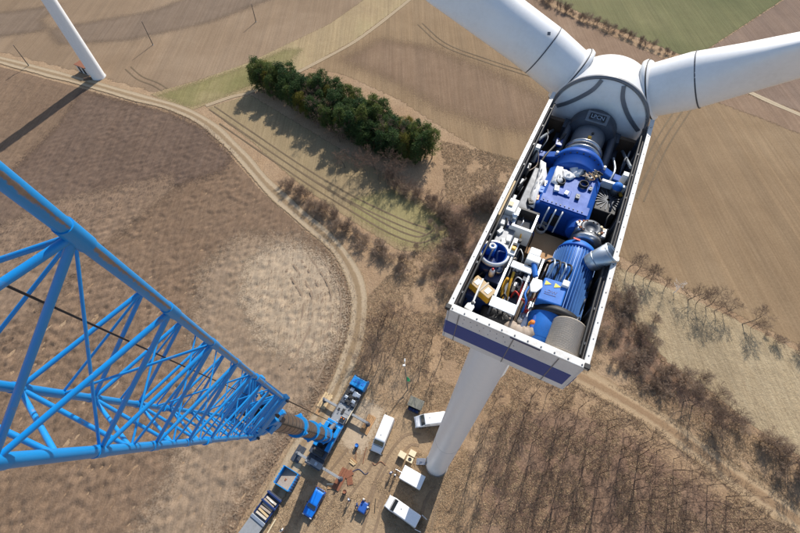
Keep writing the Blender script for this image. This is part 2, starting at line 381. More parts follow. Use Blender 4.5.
# ploughed field left of the track
track_px = [(-160, 22), (-60, 44), (0, 60), (45, 72), (90, 84), (135, 97), (175, 108), (207, 124), (238, 152), (268, 186), (302, 217), (332, 243), (351, 270), (359, 297), (357, 330), (349, 358), (338, 386), (322, 415), (300, 450), (277, 490), (252, 533), (225, 580)]
edge_px = [(p[0] - 7, p[1] + 5) for p in track_px[:13]] + [(351, 298), (349, 330), (340, 356), (327, 384), (309, 412), (286, 446), (262, 484), (236, 528), (206, 575)]
plough_px = edge_px + [(150, 700), (-300, 700), (-420, 300), (-330, 20)]
rang = dirang((0, 330), (200, 150))
ca, sa = math.cos(rang), math.sin(rang)
def clods(x, y):
    rx = x * ca - y * sa; ry = x * sa + y * ca
    f = .12 * np.abs(np.sin(rx * math.pi / 1.1 + 2.2 * vnoise(x * .25, y * .25, 3))) * (.3 + vnoise(x * .6, y * .6, 5))
    c = .46 * (vnoise(rx * 1.9, ry * 1.05, 11) - .5) * (.7 + .5 * vnoise(x * .1, y * .1, 12)) + .13 * (vnoise(x * 3.1, y * 3.1, 17) - .4)
    roughz = np.clip(1.25 - y * .0085 + .5 * (vnoise(x * .028 + 5, y * .028, 21) - .5), .3, 1.15)
    return .10 + (f + c) * roughz
pm = ground_mat('ploughed_soil', [(.190, .128, .086), (.210, .144, .097), (.235, .162, .111)], .02, (rang, .5, 9), 3.4, .8, .16, True, None, None, .38, False, .3)
near = plough_px
sheet('ploughed_field', near, .03, pm, .33, .8, clods)
# lighter, drier patch and darker harrowed bands on the ploughed field
lm0 = ground_mat('dryish_soil', [(.265, .195, .135), (.29, .215, .15), (.315, .235, .165)], .04, (rang, .5, 9), 3.4, .7, .15, soft=True, midamt=.3)
lm = ground_mat('dry_soil', [(.37, .29, .205), (.405, .32, .228), (.43, .345, .25)], .05, (rang, .5, 9), 3.4, .7, .15, soft=True, midamt=.3)
hm = ground_mat('harrowed_soil', [(.138, .096, .072), (.155, .108, .081), (.175, .124, .093)], .05, (rang, .7, 30), 3.0, .5, .12, soft=True)
hm2 = ground_mat('rolled_soil', [(.215, .150, .104), (.238, .168, .117), (.26, .186, .13)], .05, (rang, .6, 30), 3.0, .5, .1, soft=True)
zf = lambda x, y: clods(x, y)
sheet('dryish_soil_slope', [(345, 300), (342, 340), (318, 390), (280, 440), (240, 505), (200, 560), (120, 560), (170, 470), (190, 400), (190, 330), (200, 270), (240, 235), (300, 235), (330, 258)], .045, lm0, .33, 9.0, zf, full=True)
sheet('dry_soil_patch', [(345, 298), (342, 330), (325, 362), (295, 360), (262, 345), (240, 300), (245, 262), (272, 246), (300, 246), (328, 262)], .06, lm, .33, 7.0, zf, full=True)
sheet('harrowed_strip', [(82, 92), (172, 114), (205, 130), (232, 158), (222, 172), (190, 182), (120, 210), (40, 262), (-60, 310), (-120, 280), (-40, 215), (20, 165), (60, 125)], .075, hm, .33, 5.0, zf, full=True)
sheet('rolled_strip', [(-120, 285), (-30, 240), (60, 200), (170, 176), (175, 190), (120, 235), (60, 290), (0, 350), (-80, 420), (-200, 420)], .09, hm2, .33, 6.0, zf, full=True)

# fine drill lines curving with the track on the ploughed field
dl = ground_mat('drill_line', [(.27, .20, .14), (.29, .215, .15), (.31, .23, .165)], .1, None, 3.0, .5, .08, soft=True)
inner = smooth_line([gp(*p) for p in edge_px[11:17]], 2.5)
for k in range(5):
    off = []
    for i, p in enumerate(inner):
        d_ = (inner[min(i + 1, len(inner) - 1)] - inner[max(i - 1, 0)]).normalized(); o_ = 2.0 + 1.9 * k; off.append((p.x + d_.y * o_, p.y - d_.x * o_))
    o = ribbon('drill_line', off, .5, .25, dl, None, 40 + k, True)
# upper fields
fa = dirang((60, 60), (300, -30))
m_a = ground_mat('grey_field', [(.215, .152, .098), (.262, .188, .124), (.325, .242, .165)], .022, (fa, .5, 60), 2.4, .4, .08, True, None, None, .28, False, .6)
sheet('upper_grey_field', [(-300, 0), (0, 52), (50, 64), (88, 74), (155, 92), (200, 80), (248, 64), (330, 24), (395, -22), (470, -80), (330, -130), (-260, -130)], .02, m_a, 2.2, 1.0)
m_band = ground_mat('dark_band_soil', [(.195, .145, .106), (.218, .162, .118), (.24, .18, .132)], .03, (fa, .6, 60), 2.4, .4, .08, soft=True)
sheet('dark_field_band', [(130, 40), (210, 22), (300, -12), (380, -60), (340, -60), (240, -20), (150, 12), (60, 28), (-60, 45), (-80, 25), (60, 5), (40, 20), (60, 44)], .045, m_band, 2.0, 6.0)
m_strip = ground_mat('straw_strip', [(.33, .25, .15), (.37, .285, .165), (.36, .30, .165)], .05, (dirang((200, 95), (390, 5)), .5, 40), 2.4, .5, .1)
sheet('straw_strip', [(150, 94), (200, 80), (248, 63), (330, 24), (395, -22), (470, -80), (500, -80), (425, -14), (395, 10), (355, 40), (308, 66), (262, 88), (210, 104), (185, 112)], .05, m_strip, 1.5, 1.2)
m_green = ground_mat('green_grass', [(.20, .185, .078), (.245, .215, .098), (.30, .25, .13)], .08, (dirang((200, 95), (390, 5)), .5, 30), 2.4, .5, .1, soft=True)
sheet('green_strip', [(160, 95), (200, 82), (246, 67), (285, 50), (300, 50), (285, 66), (255, 84), (212, 101), (188, 108)], .07, m_green, 1.2, 5.0)
m_c = ground_mat('young_crop', [(.27, .208, .120), (.31, .24, .140), (.345, .265, .158)], .03, (dirang((250, 120), (430, 225)), .45, 50), 2.6, .4, .08)
crop_px = [(207, 108), (250, 95), (300, 125), (350, 155), (392, 178), (440, 214), (450, 235), (430, 252), (398, 250), (345, 216), (300, 185), (250, 140)]
sheet('young_crop_field', crop_px, .03, m_c, 1.2, 1.2)
m_cg = ground_mat('crop_green', [(.26, .23, .105), (.285, .248, .12), (.31, .265, .14)], .05, (dirang((250, 120), (430, 225)), .45, 50), 2.6, .4, .08, soft=True)
sheet('greener_crop', [(390, 190), (440, 216), (446, 236), (428, 248), (400, 244), (355, 216), (350, 200)], .045, m_cg, 1.2, 4.0)
m_d = ground_mat('tan_field', [(.235, .162, .096), (.275, .193, .115), (.325, .236, .145)], .018, (dirang((660, 250), (760, 100)), .5, 60), 2.4, .45, .08)
sheet('tan_field', [(308, 67), (356, 41), (396, 11), (426, -13), (470, -46), (520, -25), (552, 8), (620, 40), (680, 66), (760, 100), (1000, 190), (1100, 460), (860, 388), (800, 346), (700, 296), (612, 252), (560, 200), (510, 165), (480, 150), (440, 126), (400, 100), (345, 75)], .025, m_d, 1.8, 1.2)
m_dp = ground_mat('brown_field_band', [(.20, .135, .088), (.232, .158, .104), (.25, .175, .115)], .03, (dirang((330, 85), (500, 130)), .6, 40), 2.4, .45, .08, soft=True)
sheet('brown_field_band', [(345, 60), (380, 40), (430, 48), (500, 75), (545, 100), (535, 130), (500, 128), (440, 108), (400, 84)], .045, m_dp, 1.5, 11.0)
m_pk = ground_mat('pinkish_soil', [(.235, .158, .108), (.275, .190, .130), (.30, .215, .15)], .03, (dirang((520, 0), (700, 70)), .6, 40), 2.4, .45, .08)
sheet('pinkish_field', [(425, -13), (470, -46), (520, -25), (552, 8), (620, 40), (680, 66), (760, 100), (1000, 190), (1000, 215), (760, 118), (650, 78), (560, 40), (500, 10)], .05, m_pk, 1.6, 2.5)
m_g2 = ground_mat('winter_wheat', [(.115, .125, .055), (.150, .152, .070), (.19, .18, .088)], .02, (dirang((620, 40), (790, -40)), .5, 60), 2.4, .4, .08)
sheet('green_field', [(545, -4), (604, 24), (684, 56), (700, 54), (770, 8), (850, -45), (900, -90), (700, -130), (560, -110), (505, -50)], .035, m_g2, 2.2, 1.5)
m_br = ground_mat('dark_plough_far', [(.19, .135, .105), (.225, .160, .122), (.26, .19, .145)], .02, (dirang((720, 60), (860, -40)), .6, 60), 2.4, .5, .1)
sheet('far_brown_field', [(686, 57), (702, 54), (772, 8), (852, -45), (902, -90), (1250, -60), (1100, 210), (1000, 186), (760, 97)], .043, m_br, 2.2, 1.5)
sheet('far_tan_field', [(445, -62), (520, -26), (545, -4), (505, -50), (560, -110), (480, -130), (400, -100)], .045, m_pk, 2.4, 1.5)
m_e = ground_mat('stubble', [(.36, .285, .18), (.42, .335, .215), (.46, .375, .245)], .05, (dirang((620, 280), (800, 350)), .42, 9), 2.8, 1.0, .18, True, None, None, .45)
stub_px = [(604, 262), (660, 284), (720, 312), (800, 352), (870, 392), (1100, 520), (1000, 620), (860, 500), (800, 456), (756, 428), (712, 392), (668, 362), (640, 330), (622, 300)]
def furrow(x, y):
    d = gp(800, 350) - gp(620, 280); a = math.atan2(d.y, d.x); q = -x * math.sin(a) + y * math.cos(a)
    return .05 + .07 * np.abs(np.sin(q * 3.3 + vnoise(x * .3, y * .3, 4) * 2.5)) * (.4 + vnoise(x * .8, y * .8, 8)) + .08 * (vnoise(x * 3, y * 3, 9) - .5)
sheet('stubble_field', stub_px, .03, m_e, .4, 1.2, furrow)
m_l = ground_mat('twig_shadow_soil', [(.225, .142, .100), (.265, .172, .118), (.30, .205, .14)], .12, None, 2.6, .9, .18, soft=True)  # darker purple-brown cast of dense twigs and their shadows put into the soil colour
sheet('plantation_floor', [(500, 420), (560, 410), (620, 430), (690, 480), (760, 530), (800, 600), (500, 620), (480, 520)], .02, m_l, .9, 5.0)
sheet('hedge_floor', [(596, 300), (625, 302), (650, 345), (690, 385), (740, 425), (720, 430), (670, 400), (640, 385), (605, 350)], .022, m_l, .9, 3.5)  # same shade-toned ground as the plantation, laid under the hedge bushes
sheet('thicket_floor', [(440, 205), (475, 205), (480, 240), (462, 285), (432, 288), (440, 250)], .022, m_l, .9, 3.5)  # shade-toned ground again, under the thicket
# trodden site: bare yellowish dirt by the crane
m_s = ground_mat('bare_dirt', [(.44, .34, .235), (.50, .395, .28), (.55, .45, .33)], .12, None, 2.0, .7, .12, soft=True)
m_s2 = ground_mat('trodden_straw', [(.33, .23, .14), (.385, .275, .17), (.43, .32, .205)], .12, None, 2.4, .9, .2, soft=True)
sheet('trodden_yard', [(330, 405), (352, 372), (385, 400), (420, 420), (450, 470), (430, 540), (400, 600), (200, 620), (250, 540), (290, 470)], .025, m_s2, .9, 2.5)
sheet('bare_dirt_patch', [(352, 404), (366, 398), (384, 410), (376, 432), (364, 452), (348, 450), (338, 440)], .045, m_s, .6, 2.2)
# tracks
tm = track_mat('dirt_track', (.46, .365, .255), (.31, .225, .14), (.36, .265, .165))
rutp = lambda c: -.05 * math.exp(-((abs(c) - .45) / .15) ** 2)
ribbon('dirt_track', track_px, 4.1, .13, tm, rutp, 3)
ribbon('farm_lane', [(520, 345), (560, 366), (610, 392), (668, 428), (730, 474), (800, 522), (880, 580)], 5.2, .07, track_mat('lane', (.45, .33, .21), (.32, .215, .13), (.38, .265, .16)), rutp, 5)
ribbon('light_path', [(740, 88), (770, 102), (800, 115), (880, 150), (1000, 200)], 2.2, .085, track_mat('lightpath', (.52, .43, .31), (.46, .37, .26), (.4, .3, .2)), None, 6)
ribbon('field_edge_path', [(206, 106), (232, 97), (252, 92), (290, 76), (318, 62), (356, 41), (396, 11), (440, -25)], 1.6, .085, track_mat('edgepath', (.44, .35, .24), (.40, .31, .21), (.36, .27, .17)), None, 7)
tl = ground_mat('tramline', [(.16, .12, .075), (.19, .14, .09), (.21, .16, .1)], .1, None, 2.4, .4, .06, soft=True)
for k, (px, wd, zo) in enumerate((([(222, 122), (260, 148), (310, 182), (352, 208), (392, 231), (420, 240), (437, 232)], 1.9, 0), ([(212, 108), (250, 134), (300, 168), (350, 198), (400, 222), (428, 232)], 1.9, .006), ([(128, 68), (140, 78), (155, 84), (165, 90)], 2.2, 0), ([(640, 200), (662, 150), (690, 105)], 1.7, 0.004), ([(604, 250), (660, 140), (700, 80)], 1.7, .008), ([(420, 24), (445, 45), (490, 62), (540, 78)], 1.9, .01))):
    W_ = smooth_line([gp(*p) for p in px], 2.0)
    for sg in (-1, 1):
        off = []
        for i, p in enumerate(W_):
            d_ = (W_[min(i + 1, len(W_) - 1)] - W_[max(i - 1, 0)]).normalized(); off.append((p.x - d_.y * sg * .85, p.y + d_.x * sg * .85))
        ribbon('tramline', off, .5, .072 + zo, tl, None, 9 + k, True)

# dry grass tufts over the rough meadow (uncountable)
def tufts(name, polys, n, seed, h, mat, avoid=()):
    g = np.random.default_rng(seed); A = np.concatenate([np.array(wpoly(p)) for p in polys]); W = [wpoly(p) for p in polys]; AV = [wpoly(p) for p in avoid]
    P = []
    m = n * 3
    x = g.uniform(A[:, 0].min(), A[:, 0].max(), m); y = g.uniform(A[:, 1].min(), A[:, 1].max(), m)
    ok = np.zeros(m, bool)
    for p in W: ok |= poly_dist(x, y, p) > 0
    for p in AV: ok &= poly_dist(x, y, p) < 0
    ok &= vnoise(x * .28, y * .28, seed) + .5 * vnoise(x * .9, y * .9, seed + 1) > .62
    x = x[ok][:n]; y = y[ok][:n]; n = len(x); K = 4
    x = np.repeat(x, K); y = np.repeat(y, K); a = g.uniform(0, 2 * np.pi, n * K); L = h * g.uniform(.4, 1.2, n * K); t = g.uniform(.3, 1.0, n * K); wd = g.uniform(.015, .04, n * K)
    dx, dy = np.cos(a), np.sin(a); x = x + g.normal(0, .1, n * K); y = y + g.normal(0, .1, n * K)
    b0 = np.stack([x - dy * wd, y + dx * wd, np.full(n * K, .02)], 1); b1 = np.stack([x + dy * wd, y - dx * wd, np.full(n * K, .02)], 1); tp = np.stack([x + dx * L * t, y + dy * L * t, L * .8], 1)
    V = np.stack([b0, b1, tp], 1).reshape(-1, 3); F = np.arange(len(V)).reshape(-1, 3)
    o = bpy.data.objects.new(name, np_mesh(name, V, F, None, False)); COL.objects.link(o); o.data.materials.append(mat)
    return tag(o, 'dry straw coloured grass tufts over the rough meadow', 'grass', None, 'stuff')
strawm = NT('straw_blades'); strawm.col(strawm.ramp(strawm.noise(strawm.vec('Position'), .9, 4, .7), [(.3, (.27, .175, .105)), (.5, (.40, .285, .17)), (.7, (.47, .35, .22))])); strawm.b.inputs['Roughness'].default_value = .9
tufts('dry_grass', [[(365, 300), (400, 262), (450, 230), (440, 140), (520, 160), (620, 260), (640, 340), (720, 400), (860, 500), (900, 620), (440, 620), (445, 480), (420, 415), (372, 395), (352, 360)], [(430, 440), (460, 440), (440, 620), (200, 640), (262, 530), (300, 480), (380, 480)]], 95000, 5, .30, strawm.m, [[(515, 338), (560, 361), (612, 387), (670, 422), (733, 468), (803, 515), (885, 572), (875, 590), (797, 530), (727, 480), (666, 434), (606, 397), (556, 371), (512, 349)], [(352, 404), (366, 398), (384, 410), (376, 432), (364, 452), (348, 450), (338, 440)]])

# ================================================================== WIND TURBINE
AZ = R(26.6); ZR = 65.15
NF = Frame((3.162, 4.734, ZR), -AZ)                 # x right, y towards hub, z up; origin middle of rear rim
_NMi = NF.M.inverted()
def N(x, y, w):
    p = _NMi @ gp(x, y, ZR + w); return Vector((p.x, p.y, w))
TW_U = 6.4
turb = thing('wind_turbine', 'white wind turbine with its nacelle roof taken off and the machinery exposed', 'wind turbine', (0, TW_U, -ZR), NF)
MB().lathe([(0, 1.78), (20, 1.62), (45, 1.38), (ZR - 2.2, 1.18), (ZR - 2.05, 1.18)], (0, TW_U, -ZR), (0, 0, 1), 64).build('tower', M['tower'], turb)
tw = bpy.data.objects['tower']
for zf_ in (20.0,): MB().torus((0, TW_U, -ZR + zf_), (0, 0, 1), 1.62 if zf_ < 30 else 1.415, .012, 64, 6).build('section_joint', M['grey'], tw)
MB().lathe([(0, 1.95), (.07, 1.93), (.07, 1.79)], (0, TW_U, -ZR), (0, 0, 1), 48).build('foundation_ring', M['concrete'], turb)
a0 = R(200)
d = Vector((math.cos(a0), math.sin(a0), 0)); q = Vector((0, TW_U, -ZR)) + d * 1.78
MB().box(q + Vector((0, 0, 1.9)), (.12, .9, 2.1), rz=a0).build('door', M['grey'], turb, bevel=.02)
mb = MB()
for k in range(6): mb.box(q + d * (.25 + .24 * k) + Vector((0, 0, .85 - .15 * k)), (.26, 1.0, .05), rz=a0)
mb.box(q + d * .55 + Vector((0, 0, .43)), (.9, .08, .7), rz=a0).build('door_steps', M['steel'], turb)
# nacelle shell
HWD, NL, DP = 2.0, 11.0, 2.05
flo = MB().bx(-HWD + .1, HWD - .1, .12, NL, -DP, -DP + .12).build('floor_pan', M['oilfloor'], turb)
for sg in (-1, 1):
    x0, x1 = sorted((sg * HWD, sg * (HWD - .09)))
    sw = MB().bx(x0, x1, .0, NL, -DP, -.02).build('side_wall', M['shell'], turb, bevel=.02)
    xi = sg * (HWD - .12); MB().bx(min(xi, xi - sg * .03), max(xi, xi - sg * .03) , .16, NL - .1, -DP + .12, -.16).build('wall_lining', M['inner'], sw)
    for k in range(9): MB().bx(*sorted((sg * (HWD - .16), sg * (HWD - .27))), .7 + 1.2 * k, .78 + 1.2 * k, -DP + .14, -.18).build('wall_rib', M['dgrey'], sw)
    xr0, xr1 = sorted((sg * (HWD + .03), sg * (HWD - .12)))
    rm = MB().bx(xr0, xr1, -.06, NL + .1, -.02, .045).build('rim', M['rim'], turb, bevel=.012)
    mb = MB()
    for k in range(20): mb.tube((sg * (HWD - .05), .3 + .54 * k, .045), (sg * (HWD - .05), .3 + .54 * k, .06), .018, n=6)
    mb.build('rim_bolts', M['dgrey'], rm, kind='stuff')
    mb = MB().path([(sg * (HWD - .24), .3, -.1), (sg * (HWD - .25), 3, -.13), (sg * (HWD - .24), 6, -.09), (sg * (HWD - .25), 10.6, -.12)], .035)
    mb.build('seal_strip', M['black'], rm)
# rear wall, curved bottom edge, stripe and seams
rear = MB().bx(-HWD + .01, HWD - .01, 0, .10, -DP, -.03).build('rear_wall', M['shell'], turb, bevel=.03)
MB().bx(-HWD + .02, HWD - .14, -.012, .003, -1.68, -.86).build('navy_stripe', M['navy'], rear)
for sg in (-1, 1):
    MB().bx(*sorted((sg * (HWD - .003), sg * (HWD + .010))), .0, 1.5, -1.68, -.86).build('navy_stripe', M['navy'], rear)
for x in (-1.62, .02, 1.30): MB().bx(x - .012, x + .012, -.018, -.010, -DP + .03, -.05).build('panel_seam', M['grey'], rear)
rr = MB().bx(-HWD - .03, HWD + .03, -.10, .13, -.028, .05).build('rim', M['rim'], turb, bevel=.012)
mb = MB()
for k in range(11): mb.tube((-1.85 + .37 * k, -.03, .05), (-1.85 + .37 * k, -.03, .07), .022, n=6)
mb.build('rim_bolts', M['dgrey'], rr, kind='stuff')
mb = MB()
for k in range(7):
    for zz in (-.35, -.62): mb.tube((-1.45 + .2 * k * (1 + (zz < -.5) * .3), -.012, zz), (-1.45 + .2 * k * (1 + (zz < -.5) * .3), .02, zz), .014, n=6)
mb.build('rivets', M['grey'], rear, kind='stuff')
for sg in (-1, 1): MB().box((sg * (HWD - .02), -.02, .02), (.16, .16, .14)).build('corner_bracket', M['black'], rr, bevel=.02)
MB().bx(-.1, .75, -.11, -.10, -.05, .02).build('hinge_plate', M['dblue'], rr)
# front bulkhead and yaw bed
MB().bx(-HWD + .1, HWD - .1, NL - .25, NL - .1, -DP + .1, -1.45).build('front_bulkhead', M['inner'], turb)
for sg in (-1, 1):
    MB().bx(*sorted((sg * 1.15, sg * 1.87)), NL - .5, NL - .3, -DP + .1, -.75).build('bulkhead_wing', M['oilfloor'], turb)
mb = MB(); mb.bx(-1.0, -.72, .6, 10.4, -DP + .12, -1.5); mb.bx(.72, 1.0, 4.9, 10.4, -DP + .12, -1.5); mb.bx(-1.3, 1.3, 7.6, 7.9, -DP + .12, -1.45); mb.bx(-1.3, 1.3, 9.9, 10.5, -DP + .12, -1.3)
mb.build('bed_frame', M['dgrey'], turb, bevel=.03)
# rotor
HU, HW = 12.6, -.8
HO = Vector((0, HU, HW))
hub = MB()
hub.lathe([(-1.35, 1.86), (-1.32, 1.93), (-1.2, 1.95), (-.6, 1.98), (0, 1.96), (.6, 1.80), (1.2, 1.42), (1.6, .9), (1.78, .35), (1.8, .001)], HO, (0, 1, 0), 72)
hub = hub.build('spinner', M['white'], turb)
MB().lathe([(-1.42, 1.90), (-1.42, 1.99), (-1.28, 1.99), (-1.28, 1.955)], HO, (0, 1, 0), 72).build('rim_band', M['grey'], hub)
hprof = [(-1.62, .5), (-1.60, .9), (-1.56, 1.25), (-1.50, 1.55), (-1.43, 1.78), (-1.38, 1.86)]
MB().lathe(hprof, HO, (0, 1, 0), 64).build('hub_casting', M['white'], hub)
def dome(r_, th):
    k = next(i for i in range(len(hprof) - 1) if r_ <= hprof[i + 1][1]); (a, ra), (b, rb) = hprof[k], hprof[k + 1]; y = a + (b - a) * (r_ - ra) / (rb - ra)
    return HO + Vector((r_ * math.sin(R(th)), y - .0, r_ * math.cos(R(th))))
for pts_ in ([(1.84, -13), (1.52, -22), (1.34, -42), (1.42, -66), (1.7, -82)], [(1.84, 13), (1.5, 22), (1.30, 42), (1.38, 66), (1.7, 84)]):
    Q_ = smooth_line([dome(*p) for p in pts_], .08); c0 = sum(Q_, Vector()) / len(Q_); V = []
    for i, p in enumerate(Q_):
        d_ = (Q_[min(i + 1, len(Q_) - 1)] - Q_[max(i - 1, 0)]).normalized(); n_ = Vector((0, -1, 0)); b_ = d_.cross(n_).normalized()
        for sx_, oz in ((-.075, .03), (-.075, -.05), (.075, -.05), (.075, .03)): V.append(p + b_ * sx_ - n_ * oz)
    V2 = len(Q_); MB().add(V, [(i * 4 + k, i * 4 + (k + 1) % 4, (i + 1) * 4 + (k + 1) % 4, (i + 1) * 4 + k) for i in range(V2 - 1) for k in range(4)]).build('casing_gap', M['grey'], hub)
for ang in (-64, 56, 176):
    a = R(ang); rad = Vector((math.sin(a), 0, math.cos(a))); tg = Vector((-math.cos(a), 0, math.sin(a)))
    if ang == 176: rad = Vector((math.sin(a), .0, math.cos(a)))
    ch = (Vector((0, -1, 0)) * .72 + tg * .70).normalized(); nn = rad.cross(ch).normalized()
    MB().lathe([(1.72, 1.02), (1.72, 1.20), (1.86, 1.22), (1.98, 1.14), (1.98, 1.0)], HO, rad, 48).build('root_collar', M['white'], hub)
    MB().torus(HO + rad * 1.90, rad, 1.17, .035, 48, 8).build('collar_seal', M['black'], hub)
    # blade sections: r, chord, thickness ratio (1 = round), chord offset towards trailing edge
    secs = [(1.3, 2.06, 1.0, 0), (1.9, 2.06, 1.0, 0), (3.3, 2.10, 1.0, 0), (4.2, 2.08, .92, .04), (5.4, 2.12, .78, .12), (6.8, 2.22, .62, .18), (8.4, 2.35, .48, .24), (11, 2.4, .36, .30), (16, 2.2, .27, .32), (22, 1.65, .23, .24), (28, 1.15, .2, .16), (32, .75, .18, .1), (33.5, .3, .16, .04), (33.8, .05, .16, 0)]
    V = []; m = 36
    for r_, c_, tr_, of_ in secs:
        for k in range(m):
            th = 2 * math.pi * k / m; cx = math.cos(th); sx = math.sin(th)
            bl = min(1, (1 - tr_) / .45)               # blend from circle to aerofoil
            tt = sx * (1 - bl * .62 * max(0, cx) ** .8)   # thin towards trailing edge (+chord)
            V.append(HO + rad * r_ + ch * (cx * c_ / 2 + of_) + nn * (tt * c_ * tr_ / 2))
    Fc = [(i * m + k, i * m + (k + 1) % m, (i + 1) * m + (k + 1) % m, (i + 1) * m + k) for i in range(len(secs) - 1) for k in range(m)]
    bl_ = MB().add(V, Fc, True).build('blade', M['white'], turb)
    MB().lathe([(3.44, 1.050), (3.445, 1.056), (3.48, 1.056), (3.485, 1.052)], HO, rad, 48).build('root_seam', M['dgrey'], bl_)
    MB().box(HO + rad * 3.78 + (ch * -.30 + nn * (1 if (rad.cross(ch)).z > 0 else -1) * 1.03), (.12, .12, .02), M=rot_to(nn)).build('root_mark', M['grey'], bl_)

# ------------------------------------------------------------------ machinery inside the nacelle (frame NF)
FL = -DP + .12                                    # floor height
def ribbon_hose(pts, r, mat, parent, name='hose'): return MB().path(pts, r).build(name, mat, parent)
# main bearing
mbg = thing('main_bearing', 'dark grey arched main bearing housing with name plate behind the white hub', 'bearing', (0, 10.3, FL), NF)
AW = -.95
mb = MB(); mb.lathe([(-.36, .62), (-.36, .90), (-.28, .96), (.28, .96), (.36, .90), (.36, .62)], (0, 10.55, AW), (0, 1, 0), 40)
mb.build('housing', M['dgrey'], mbg)
mb = MB()
mb.prism([(-.42, 0), (.42, 0), (.42, .42), (-.42, .42)], Matrix.Translation((0, 10.18, AW + .76)) @ Matrix.Rotation(R(38), 4, 'X'), .07); mb.build('plate_holder', M['grey'], mbg, bevel=.02)
pl = MB(); PM = Matrix.Translation((0, 10.18, AW + .76)) @ Matrix.Rotation(R(38), 4, 'X')
pl.prism([(-.31, .10), (.31, .10), (.31, .34), (-.31, .34)], PM @ Matrix.Translation((0, 0, .07)), .02); plo = pl.build('name_plate', M['black'], mbg)
def text(body, size, MM, mat, parent, name='lettering', sx=1.0):
    c = bpy.data.curves.new(name, 'FONT'); c.body = body; c.size = size; c.align_x = 'CENTER'; c.align_y = 'CENTER'; c.extrude = .003; c.resolution_u = 2
    t = bpy.data.objects.new('tmp', c); COL.objects.link(t); bpy.context.view_layer.update()
    me = bpy.data.meshes.new_from_object(t.evaluated_get(bpy.context.evaluated_depsgraph_get())); bpy.data.objects.remove(t)
    base, fr = BASE[parent.name]; me.transform(Matrix.Translation(-base) @ MM @ Matrix.Diagonal((sx, 1, 1, 1))); me.name = name
    o = bpy.data.objects.new(name, me); COL.objects.link(o); me.materials.append(mat); o.parent = parent; return o
text('LPCN', .21, PM @ Matrix.Translation((0, .22, .10)), M['zinc'], plo)
for sg in (-1, 1):
    mb = MB(); mb.path([(sg * .86, 10.5, AW + .2), (sg * .9, 9.6, AW + .12), (sg * .92, 8.6, AW - .1)], .15, 10); mb.bx(sg * .98 - .16, sg * .98 + .16, 10.2, 10.8, FL, AW + .2)
    mb.build('support_arm', M['dgrey'], mbg)
MB().box((-1.0, 9.15, AW + .22), (.26, .42, .10), rz=.1).build('lube_block', M['navy'], mbg, bevel=.02)
# main shaft
sh = thing('main_shaft', 'grey main shaft with bright flange between bearing and blue gearbox', 'shaft', (0, 9.4, FL), NF)
MB().lathe([(8.5, .001), (8.5, .66), (8.72, .66), (8.72, .60), (9.05, .60), (9.9, .64), (11.0, .66)], (0, 0, AW), (0, 1, 0), 40).build('shaft_body', M['grey'], sh)
MB().lathe([(8.76, .60), (8.76, .76), (8.82, .76), (8.82, .60)], (0, 0, AW), (0, 1, 0), 40).build('flange', M['steel'], sh)
MB().lathe([(9.14, .60), (9.14, .74), (9.19, .74), (9.19, .60)], (0, 0, AW), (0, 1, 0), 40).build('collar', M['steel'], sh)
MB().bx(-.3, .3, 9.2, 9.5, FL, AW - .55).build('pedestal', M['dgrey'], sh)
MB().box((.0, 9.45, AW + .64), (.13, .13, .05)).build('grease_nipple', M['yellow'], sh, bevel=.01)
MB().tube((.06, 9.7, AW + .6), (.06, 9.7, AW + .68), .05).build('plug', M['black'], sh)
# gearbox
gb = thing('gearbox', 'dark blue gearbox with planet ring, torque arms and boxy housing', 'gearbox', (0, 6.9, FL), NF)
mb = MB(); mb.lathe([(7.5, .5), (7.5, .82), (7.58, .88), (8.08, .88), (8.12, .96), (8.34, .96), (8.38, .82), (8.5, .74), (8.5, .6)], (0, 0, AW), (0, 1, 0), 56); mb.build('planet_stage', M['blue'], gb)
for sg in (-1, 1):
    MB().prism([(0, -.30), (.62, -.16), (.95, -.16), (.95, .20), (.62, .22), (0, .48)], Matrix.Translation((sg * .72, 8.42, AW)) @ Matrix.Rotation(R(90), 4, 'X') @ Matrix.Scale(sg, 4, (1, 0, 0)), .34).build('torque_arm', M['blue'], gb, bevel=.03)
    MB().tube((sg * .9, 8.25, AW + .34), (sg * .9, 8.25, AW + .52), .07, .05).build('lifting_eye', M['wht2'], gb)
    MB().bx(*sorted((sg * 1.45, sg * 1.85)), 8.1, 8.4, FL, AW - .16).build('arm_mount', M['dgrey'], gb)
mb = MB(); mb.prism([(-.92, -.75), (.98, -.75), (.98, .35), (.75, .52), (-.72, .52), (-.92, .36)], Matrix.Translation((0, 7.5, AW)) @ Matrix.Rotation(R(90), 4, 'X'), 2.05); hs = mb.build('housing', M['blue'], gb, bevel=.05)
MB().bx(-.8, .85, 5.52, 5.9, AW + .525, AW + .56).build('housing_rib', M['blue'], hs); MB().bx(-.45, .1, 6.1, 6.4, AW + .525, AW + .57).build('inspection_cover', M['blue'], hs, bevel=.01)
mb = MB()
for k in range(10): mb.tube((-.7 + .15 * k, 5.6, AW + .56), (-.7 + .15 * k, 5.6, AW + .59), .022, n=6)
mb.build('cover_bolts', M['dgrey'], hs, kind='stuff')
mb = MB(); mb.tube((.75, 5.45, AW + .05), (.75, 5.05, AW + .05), .42, .36, 24); mb.build('output_boss', M['blue'], gb)
for k, x in enumerate((-.42, -.18, .06)): MB().path([(x, 5.44, AW + .45), (x, 5.30, AW + .48), (x - .02, 5.18, AW + .30), (x - .03, 5.12, AW - .35)], .026).build('guard_rod', M['wht2'], gb)
MB().box((-.12, 5.4, AW - .05), (.3, .14, .5)).build('oil_pump', M['black'], gb, bevel=.03)
MB().bx(-.9, .9, 5.6, 6.8, FL, AW - .74).build('sump', M['dblue'], gb)
